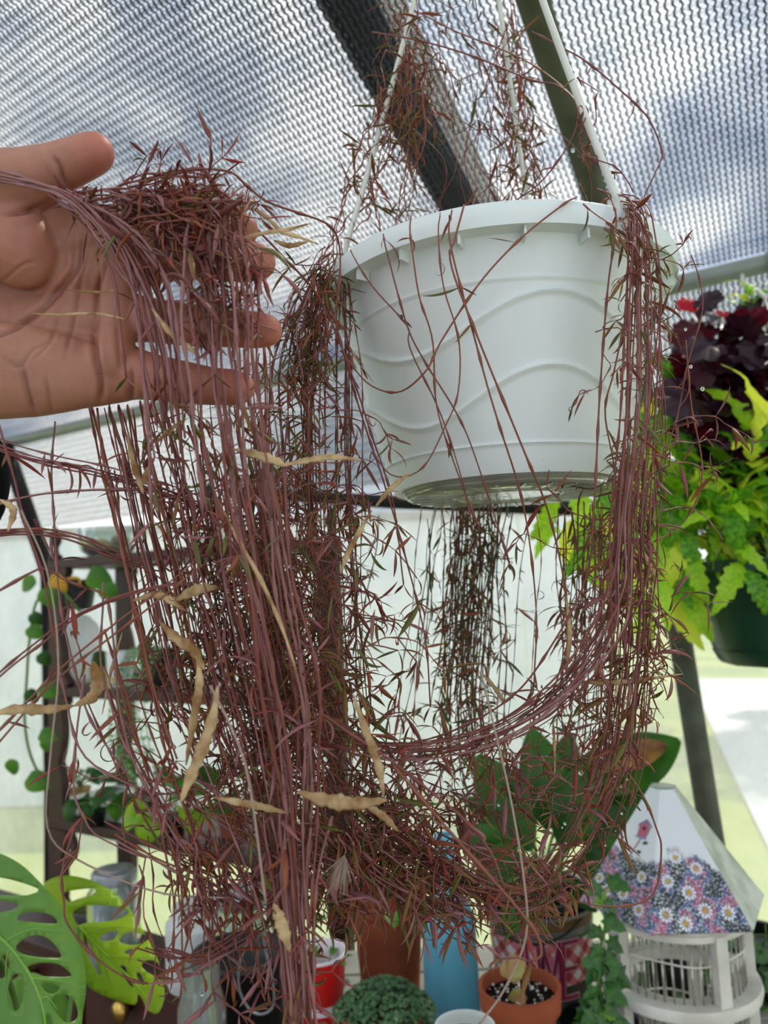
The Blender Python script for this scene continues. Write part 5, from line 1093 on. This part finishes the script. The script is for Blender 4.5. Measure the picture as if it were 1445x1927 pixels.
def roofm():
    m = bpy.data.materials.new('painted_roof'); m.use_nodes = True; t = m.node_tree; lk = t.links.new; b = t.nodes['Principled BSDF']; b.inputs['Roughness'].default_value = .5
    tc = t.nodes.new('ShaderNodeTexCoord'); sp = t.nodes.new('ShaderNodeSeparateXYZ'); lk(tc.outputs['Object'], sp.inputs[0])
    def noise(s, d=3): n = N(t, 'ShaderNodeTexNoise', Scale=s, Detail=d); lk(tc.outputs['Object'], n.inputs['Vector']); return n.outputs['Fac']
    def ramp(src, stops, interp='LINEAR'):
        r = t.nodes.new('ShaderNodeValToRGB'); r.color_ramp.interpolation = interp; e = r.color_ramp.elements
        e[0].position, e[0].color = stops[0][0], (*stops[0][1], 1); e[1].position, e[1].color = stops[-1][0], (*stops[-1][1], 1)
        for p_, c_ in stops[1:-1]: x = e.new(p_); x.color = (*c_, 1)
        lk(src, r.inputs[0]); return r.outputs[0]
    def mth(op, a, b_):
        n = t.nodes.new('ShaderNodeMath'); n.operation = op
        for i, v in enumerate((a, b_)):
            if isinstance(v, (int, float)): n.inputs[i].default_value = v
            else: lk(v, n.inputs[i])
        return n.outputs[0]
    dab = ramp(noise(38, 1), [(0, lin((22, 32, 38))), (.44, lin((26, 40, 44))), (.475, lin((52, 70, 110))), (.505, lin((84, 112, 156))), (.53, lin((96, 60, 96))), (.57, lin((176, 96, 128))), (.61, lin((150, 84, 110))), (.7, lin((30, 40, 44)))])
    speck = ramp(noise(420, 2), [(.0, (0, 0, 0)), (.56, (0, 0, 0)), (.6, (1, 1, 1))])
    mx = t.nodes.new('ShaderNodeMix'); mx.data_type = 'RGBA'; lk(speck, mx.inputs[0]); lk(dab, mx.inputs[6]); mx.inputs[7].default_value = (*lin((200, 204, 200)), 1)
    # the painted bush reaches a ragged height up the roof
    hgt = mth('ADD', sp.outputs[2], mth('MULTIPLY', noise(22, 2), -.075)); hgt = mth('ADD', hgt, mth('MULTIPLY', noise(300, 2), .02))
    mask = ramp(hgt, [(0, (1, 1, 1)), (.044, (1, 1, 1)), (.049, (0, 0, 0))])
    m2 = t.nodes.new('ShaderNodeMix'); m2.data_type = 'RGBA'; lk(mask, m2.inputs[0]); m2.inputs[6].default_value = (*lin((216, 222, 220)), 1); lk(mx.outputs[2], m2.inputs[7]); lk(m2.outputs[2], b.inputs['Base Color']); return m
M['roofp'] = roofm(); M['roofw'] = mat('weathered_white_roof', (206, 210, 196), .7, .3, col2=(160, 168, 146), vscale=24, bump=.3)
RE, RT = 165*px2, 24*px2; ang = [math.radians(a) for a in (-73, -13, 47, 107, 167, 227)]
Hr = z_ap-z_ev; apex_shift = Vector((0, 0, 0))
def rv(a, r_, z): return Vector((r_*math.cos(FC+a), r_*math.sin(FC+a), z))
FACE = []
for k in range(6):
    a0, a1 = ang[k], ang[(k+1) % 6]+(2*math.pi if k == 5 else 0)
    A_, B_, C_, D_ = rv(a0, RE, 0), rv(a1, RE, 0), rv(a1, RT, Hr), rv(a0, RT, Hr); nn = (B_-A_).cross(D_-A_).normalized()
    if nn.dot(A_+B_) < 0: nn = -nn
    b = MB(); g = 8; 
    vs = [A_.lerp(B_, i/g).lerp(D_.lerp(C_, i/g), j/g)-nn*o_ for o_ in (0, .005) for i in range(g+1) for j in range(g+1)]; n1 = (g+1)*(g+1); fs = []
    for o_ in (0, 1):
        for i in range(g):
            for j in range(g): w = o_*n1+i*(g+1)+j; fs.append((w, w+g+1, w+g+2, w+1))
    for i in range(g):
        for (a, c) in ((i*(g+1), (i+1)*(g+1)), (i*(g+1)+g, (i+1)*(g+1)+g), (i, i+1), (g*(g+1)+i, g*(g+1)+i+1)): fs.append((a, c, c+n1, a+n1))
    b.add(vs, fs); o = b.build('roof_panel', M['roofp'] if k in (0, 1, 5) else M['roofw'], bc, smooth=False); o.location = (0, 0, z_ev); FACE.append((A_, B_, C_, D_, nn))
MB().add([rv(a, RT*1.02, z_ev+Hr+.001) for a in ang], [(0, 1, 2, 3, 4, 5)]).build('roof_cap', M['roofw'], bc, smooth=False)
MB().lathe([(0, z_hi+.006), (.108, z_hi+.006), (.112, z_ev+.004), (0, z_ev+.004)], k=48).build('ceiling_board', M['white_paint'], bc)
def onface(k, u, v, lift=.0008): A_, B_, C_, D_, nn = FACE[k]; return A_.lerp(B_, u).lerp(D_.lerp(C_, u), v)+nn*lift+Vector((0, 0, z_ev))
def facefr(k): A_, B_, C_, D_, nn = FACE[k]; x = (B_-A_).normalized(); y = nn.cross(x); y = y if y.z > 0 else -y; return x, y, nn
M['petal'] = mat('daisy_white', (236, 238, 238), .5); M['eye'] = mat('daisy_yellow', (196, 160, 40), .5)
for k, u, v, s in ((0, .55, .18, 1), (0, .30, .16, 1), (0, .10, .22, .9), (0, .78, .34, .9), (0, .82, .12, 1.0), (1, .16, .12, 1.1), (1, .36, .06, 1.1), (1, .20, .34, 1), (1, .46, .26, 1.1), (1, .60, .14, 1.1), (1, .36, .50, 1), (1, .66, .42, 1), (1, .84, .12, 1.1)):
    x, y, nn = facefr(k); c = onface(k, u, v); bp_ = MB(); r_ = .0095*s
    for i in range(11):
        a = i*2*math.pi/11; d = x*math.cos(a)+y*math.sin(a); e = nn.cross(d); bp_.add([c+d*r_*.32, c+d*r_*.75+e*r_*.17, c+d*r_, c+d*r_*.75-e*r_*.17], [(0, 1, 2, 3)])
    dz = bp_.build('painted_daisy', M['petal'], bc, smooth=False)
    MB().add([c+nn*.0004+(x*math.cos(a)+y*math.sin(a))*r_*.3 for a in np.linspace(0, 6.2832, 9)[:-1]], [tuple(range(8))]).build('flower_eye', M['eye'], dz, smooth=False)
# little painted bird house on its pole
def decal(k, pts, m, lift, name): 
    x, y, nn = facefr(k); c = onface(k, .60, .66, lift); MB().add([c+x*a*.001+y*b_*.001 for a, b_ in pts], [tuple(range(len(pts)))]).build(name, m, bc, smooth=False)
decal(0, [(-14, -46), (-12, -46), (1, -8), (-1, -8)], mat('painted_brown', (150, 96, 70), .5), .0008, 'painted_pole')
decal(0, [(-9, -9), (7, -9), (10, 6), (0, 15), (-10, 6)], mat('painted_pink', (176, 96, 110), .5), .0010, 'painted_birdhouse')
decal(0, [(-12, 5), (0, 15), (12, 7), (12, 9.5), (0, 18), (-12, 8)], mat('painted_blue', (92, 112, 150), .5), .0012, 'painted_gable')
decal(0, [(-11, -11), (9, -11), (9, -8.5), (-11, -8.5)], mat('painted_blue2', (120, 140, 176), .5), .0012, 'painted_perch')
decal(0, [(3*math.cos(a), 4+3*math.sin(a)) for a in np.linspace(0, 6.28, 9)[:-1]], mat('painted_black', (30, 24, 28), .5), .0014, 'painted_hole')
decal(0, [(-2, -30), (4, -33), (8, -29), (3, -27)], M['leaf_dark'], .0010, 'painted_leaf'); decal(0, [(4, -18), (12, -17), (14, -13), (7, -13)], M['leaf_dark'], .0010, 'painted_leaf')
# ------------------------------------------------------------------ right hanging pot with lime and burgundy foliage
pz = plane_hit(1400, 527, P0, WN); YG = (pz-WN*.24).y; gq = W(1475, 1100, YG); gz = W(1475, 1246, YG).z; gc = Vector((gq.x, YG, gz))
gp = thing('hanging_pot', 'dark green plastic hanging pot at the right edge with a stepped base', 'pot', tuple(gc)); s_ = YG/F
zt2 = (1246-1055)*s_
M['gpot'] = mat('dark_green_plastic', (14, 58, 38), .35, .5, var=.2, vscale=12)
lathe_obj('pot_body', [(0, 0), (118*s_, 0), (124*s_, 6*s_), (134*s_, 26*s_), (132*s_, 28*s_), (178*s_, zt2-.02), (186*s_, zt2-.02), (186*s_, zt2), (176*s_, zt2), (168*s_, zt2-.02), (0, zt2-.02)], M['gpot'], gp, k=10, rot=Matrix.Rotation(.25, 3, 'Z'))
lathe_obj('soil', [(0, zt2-.018), (166*s_, zt2-.016)], M['soil'], gp, k=20)
ap = W(1440, 560, YG)-gc
for a in (0.4, 2.5, 4.6): MB().tube([Vector((170*s_*math.cos(a), 170*s_*math.sin(a), zt2)), ap], .0016, 6).build('hanger_strand', M['wire'], gp)
MB().tube(catmull([pz-gc+Vector((0, 0, .03)), pz-gc+Vector((0, 0, -.02))-WN*.03, (pz-gc)*.5+(ap)*.5, ap], 14), .0045, 8).build('strap', M['wire'], gp)
V8 = random.Random(5)
lime = thing('lime_plant', 'bright lime green toothed foliage spilling from the dark green hanging pot', 'plant', (gc.x, gc.y, gc.z+zt2)); lo = Vector((gc.x, gc.y, gc.z+zt2))
M['lime1'] = mat('lime_leaf_bright', (196, 232, 52), .38, .55, col2=(150, 212, 40), vscale=18, translucent=.5); M['lime2'] = mat('lime_leaf_deep', (132, 196, 42), .4, .5, col2=(70, 136, 30), vscale=18, translucent=.45); M['lime3'] = mat('lime_leaf_gold', (206, 222, 66), .4, .5, translucent=.5)
def tooth(L, wmax, k): return lambda t: L*wmax*max(.0, math.sin(math.pi*min(1, t**.75*.97+.02)))**.8*(1+.5*(((t*k) % 1)-.45)*(1 if t < .93 else 0))
LMs = [blade_mesh('leaf', m, 1, tooth(1, w_, k), n=28, arch=a, fold=.22, ms=2, wave=.25) for m, w_, k, a in ((M['lime1'], .15, 6, .8), (M['lime2'], .17, 7, .5), (M['lime1'], .13, 6, 1.2), (M['lime3'], .15, 6, .9), (M['lime2'], .14, 7, 1.4))]
cnt = 0; restL = MB(); tips = []
def sprig(c, d, n_, L_, spread=1.0, mats=LMs, par=lime, org=lo):
    global cnt
    st = c-org; dn = d.normalized()
    for i in range(n_):
        a = i*2.4+V8.random(); t_ = i/n_; e = (dn.orthogonal().normalized()); e = Matrix.Rotation(a, 3, dn) @ e
        dd_ = (e*spread*(1-t_*.5)+dn*(.3+t_)).normalized()
        o = link('leaf', V8.choice(mats), par); put(o, st+dn*L_*.5*t_, dd_, V8.choice((1, -1))*dn*.2+Vector((V8.gauss(0, .3), -.6, 1)), L_*V8.uniform(.7, 1.2)); cnt += 1
# upright sprigs and hanging skirts; each follows a stem from the pot
for k in range(17):
    x, y = V8.choice(((V8.uniform(1330, 1500), V8.uniform(870, 1010)), (V8.uniform(1230, 1480), V8.uniform(880, 1030))))
    YY = YG-V8.uniform(.02, .12); c = W(x, y, YY); MB().tube(catmull([Vector((V8.uniform(-.05, .05), V8.uniform(-.05, .05), 0)), (c-lo)*.6+Vector((0, 0, -.01)), c-lo], 10), .0022, 6).build('stem', M['vine_green'], lime)
    sprig(c, Vector((V8.gauss(0, .4), V8.gauss(-.2, .3), .7)), 8, V8.uniform(.07, .11))
sprig(W(1415, 880, YG-.14), Vector((0, 0, 1)), 7, .15); sprig(W(1412, 585, YG+.05), Vector((0, 0, 1)), 7, .08)
for x, y0, y1_, n_ in ((1225, 760, 1100, 7), (1200, 850, 1170, 7), (1250, 800, 1120, 8), (1280, 850, 1180, 8), (1230, 930, 1190, 8), (1310, 900, 1100, 7), (1180, 880, 1080, 6), (1150, 900, 1080, 6), (1110, 930, 1100, 5), (1260, 1000, 1190, 6), (1210, 1000, 1200, 6), (1360, 930, 1090, 7), (1400, 930, 1130, 7), (1440, 950, 1110, 6), (1385, 960, 1130, 6), (1070, 950, 1060, 4), (1290, 960, 1150, 7), (1235, 700, 900, 5), (1340, 960, 1080, 6)):
    YY = YG-.02+V8.uniform(-.10, .03) if x > 1290 else YG+V8.uniform(-.10, .08)
    P = catmull([Vector((-.08 if x < 1300 else V8.uniform(-.08, .02), V8.uniform(-.08, 0), .0)), W(x, y0-20, YY)-lo, W(x+V8.gauss(0, 12), (y0+y1_)/2, YY)-lo, W(x+V8.gauss(0, 12), y1_-50, YY)-lo], 20)
    MB().tube(P, .0018, 6).build('stem', M['vine_green'], lime)
    for i in range(n_):
        if cnt > 292: break
        q = P[5+int(15*i/n_)]; o = link('leaf', V8.choice(LMs), lime); d = Vector((V8.gauss(0, .45), V8.gauss(-.25, .3), -1+V8.uniform(0, .5))); put(o, q, d, Vector((V8.gauss(0, .5), -1, .3)), V8.uniform(.085, .14)); cnt += 1
# burgundy foliage above
bur = thing('burgundy_plant', 'dark burgundy plant with ruffled leaves above the lime foliage', 'plant', tuple(lo+Vector((0, 0, .005)))); bo = lo+Vector((0, 0, .005))
M['bur1'] = mat('burgundy_leaf', (58, 22, 34), .3, .6, col2=(34, 16, 28), vscale=20, translucent=.2); M['bur2'] = mat('burgundy_red_leaf', (110, 20, 36), .35, .5, col2=(60, 18, 30), vscale=20, translucent=.45); M['bur3'] = mat('red_leaf_bright', (196, 26, 44), .4, .5, translucent=.5)
def lobed(m, seed): 
    rr = random.Random(seed); b = MB(); pts = [Vector((0, 0, 0))]; n = 40
    for i in range(n):
        a = -math.pi+.25+(2*math.pi-.5)*i/(n-1); r_ = .30+.26*abs(math.cos(a*.5))+.13*abs(math.sin(a*3.5))+rr.uniform(-.03, .03)
        pts.append(Vector((r_*math.cos(a)+.32, r_*math.sin(a), -.25*(r_*math.cos(a))**2+rr.uniform(-.06, .06))))
    b.add([Vector((.3, 0, .06))]+pts[1:], [(0, i, i+1) for i in range(1, n)]); return b.mesh('leaf', m)
BM = [lobed(M['bur1'], 1), lobed(M['bur1'], 2), lobed(M['bur2'], 3), lobed(M['bur1'], 4)]; BR = lobed(M['bur3'], 6)
for k in range(26):
    x = V8.uniform(1290, 1480); y = V8.uniform(580, 850); YY = YG+V8.uniform(-.09, .06); c = W(x, y, YY)-bo
    P = catmull([Vector((V8.uniform(-.07, .02), V8.uniform(-.05, .05), 0)), c*.5+Vector((V8.gauss(0, .02), 0, .03)), c], 12); MB().tube(P, .0028, 6).build('stem', M['bur2'], bur)
    for i in range(7):
        o = link('leaf', V8.choice(BM), bur); q = P[12-int(i*1.2)]+Vector((V8.gauss(0, .012), V8.gauss(-.01, .012), V8.gauss(0, .012))); put(o, q, Vector((V8.gauss(0, .8), V8.gauss(-.3, .4), V8.uniform(-1, .3))), Vector((V8.gauss(0, .5), -.8, .7)), V8.uniform(.05, .10))
for x, y in ((1300, 562), (1345, 590), (1290, 665)):
    o = link('leaf', BR, bur); put(o, W(x, y, YG+.03)-bo, Vector((V8.gauss(0, .8), -.3, -.5)), Vector((0, -.8, .7)), .04)
# ------------------------------------------------------------------ dark thing at the left margin
q = W(-8, 900, .62); t = thing('sleeve', 'black fabric sleeve edge at the left margin below the hand', 'sleeve', tuple(q))
b = MB(); b.tube(catmull([W(-60, 815, .62)-q, W(-30, 860, .62)-q, W(-26, 930, .62)-q, W(-40, 1010, .62)-q], 14), [.010, .013, .016, .017, .018, .0175, .017, .018, .0175, .017, .016, .015, .013, .011, .006], 12); b.build('cuff', mat('black_cloth', (16, 16, 18), .9, .1, bump=.5), t)
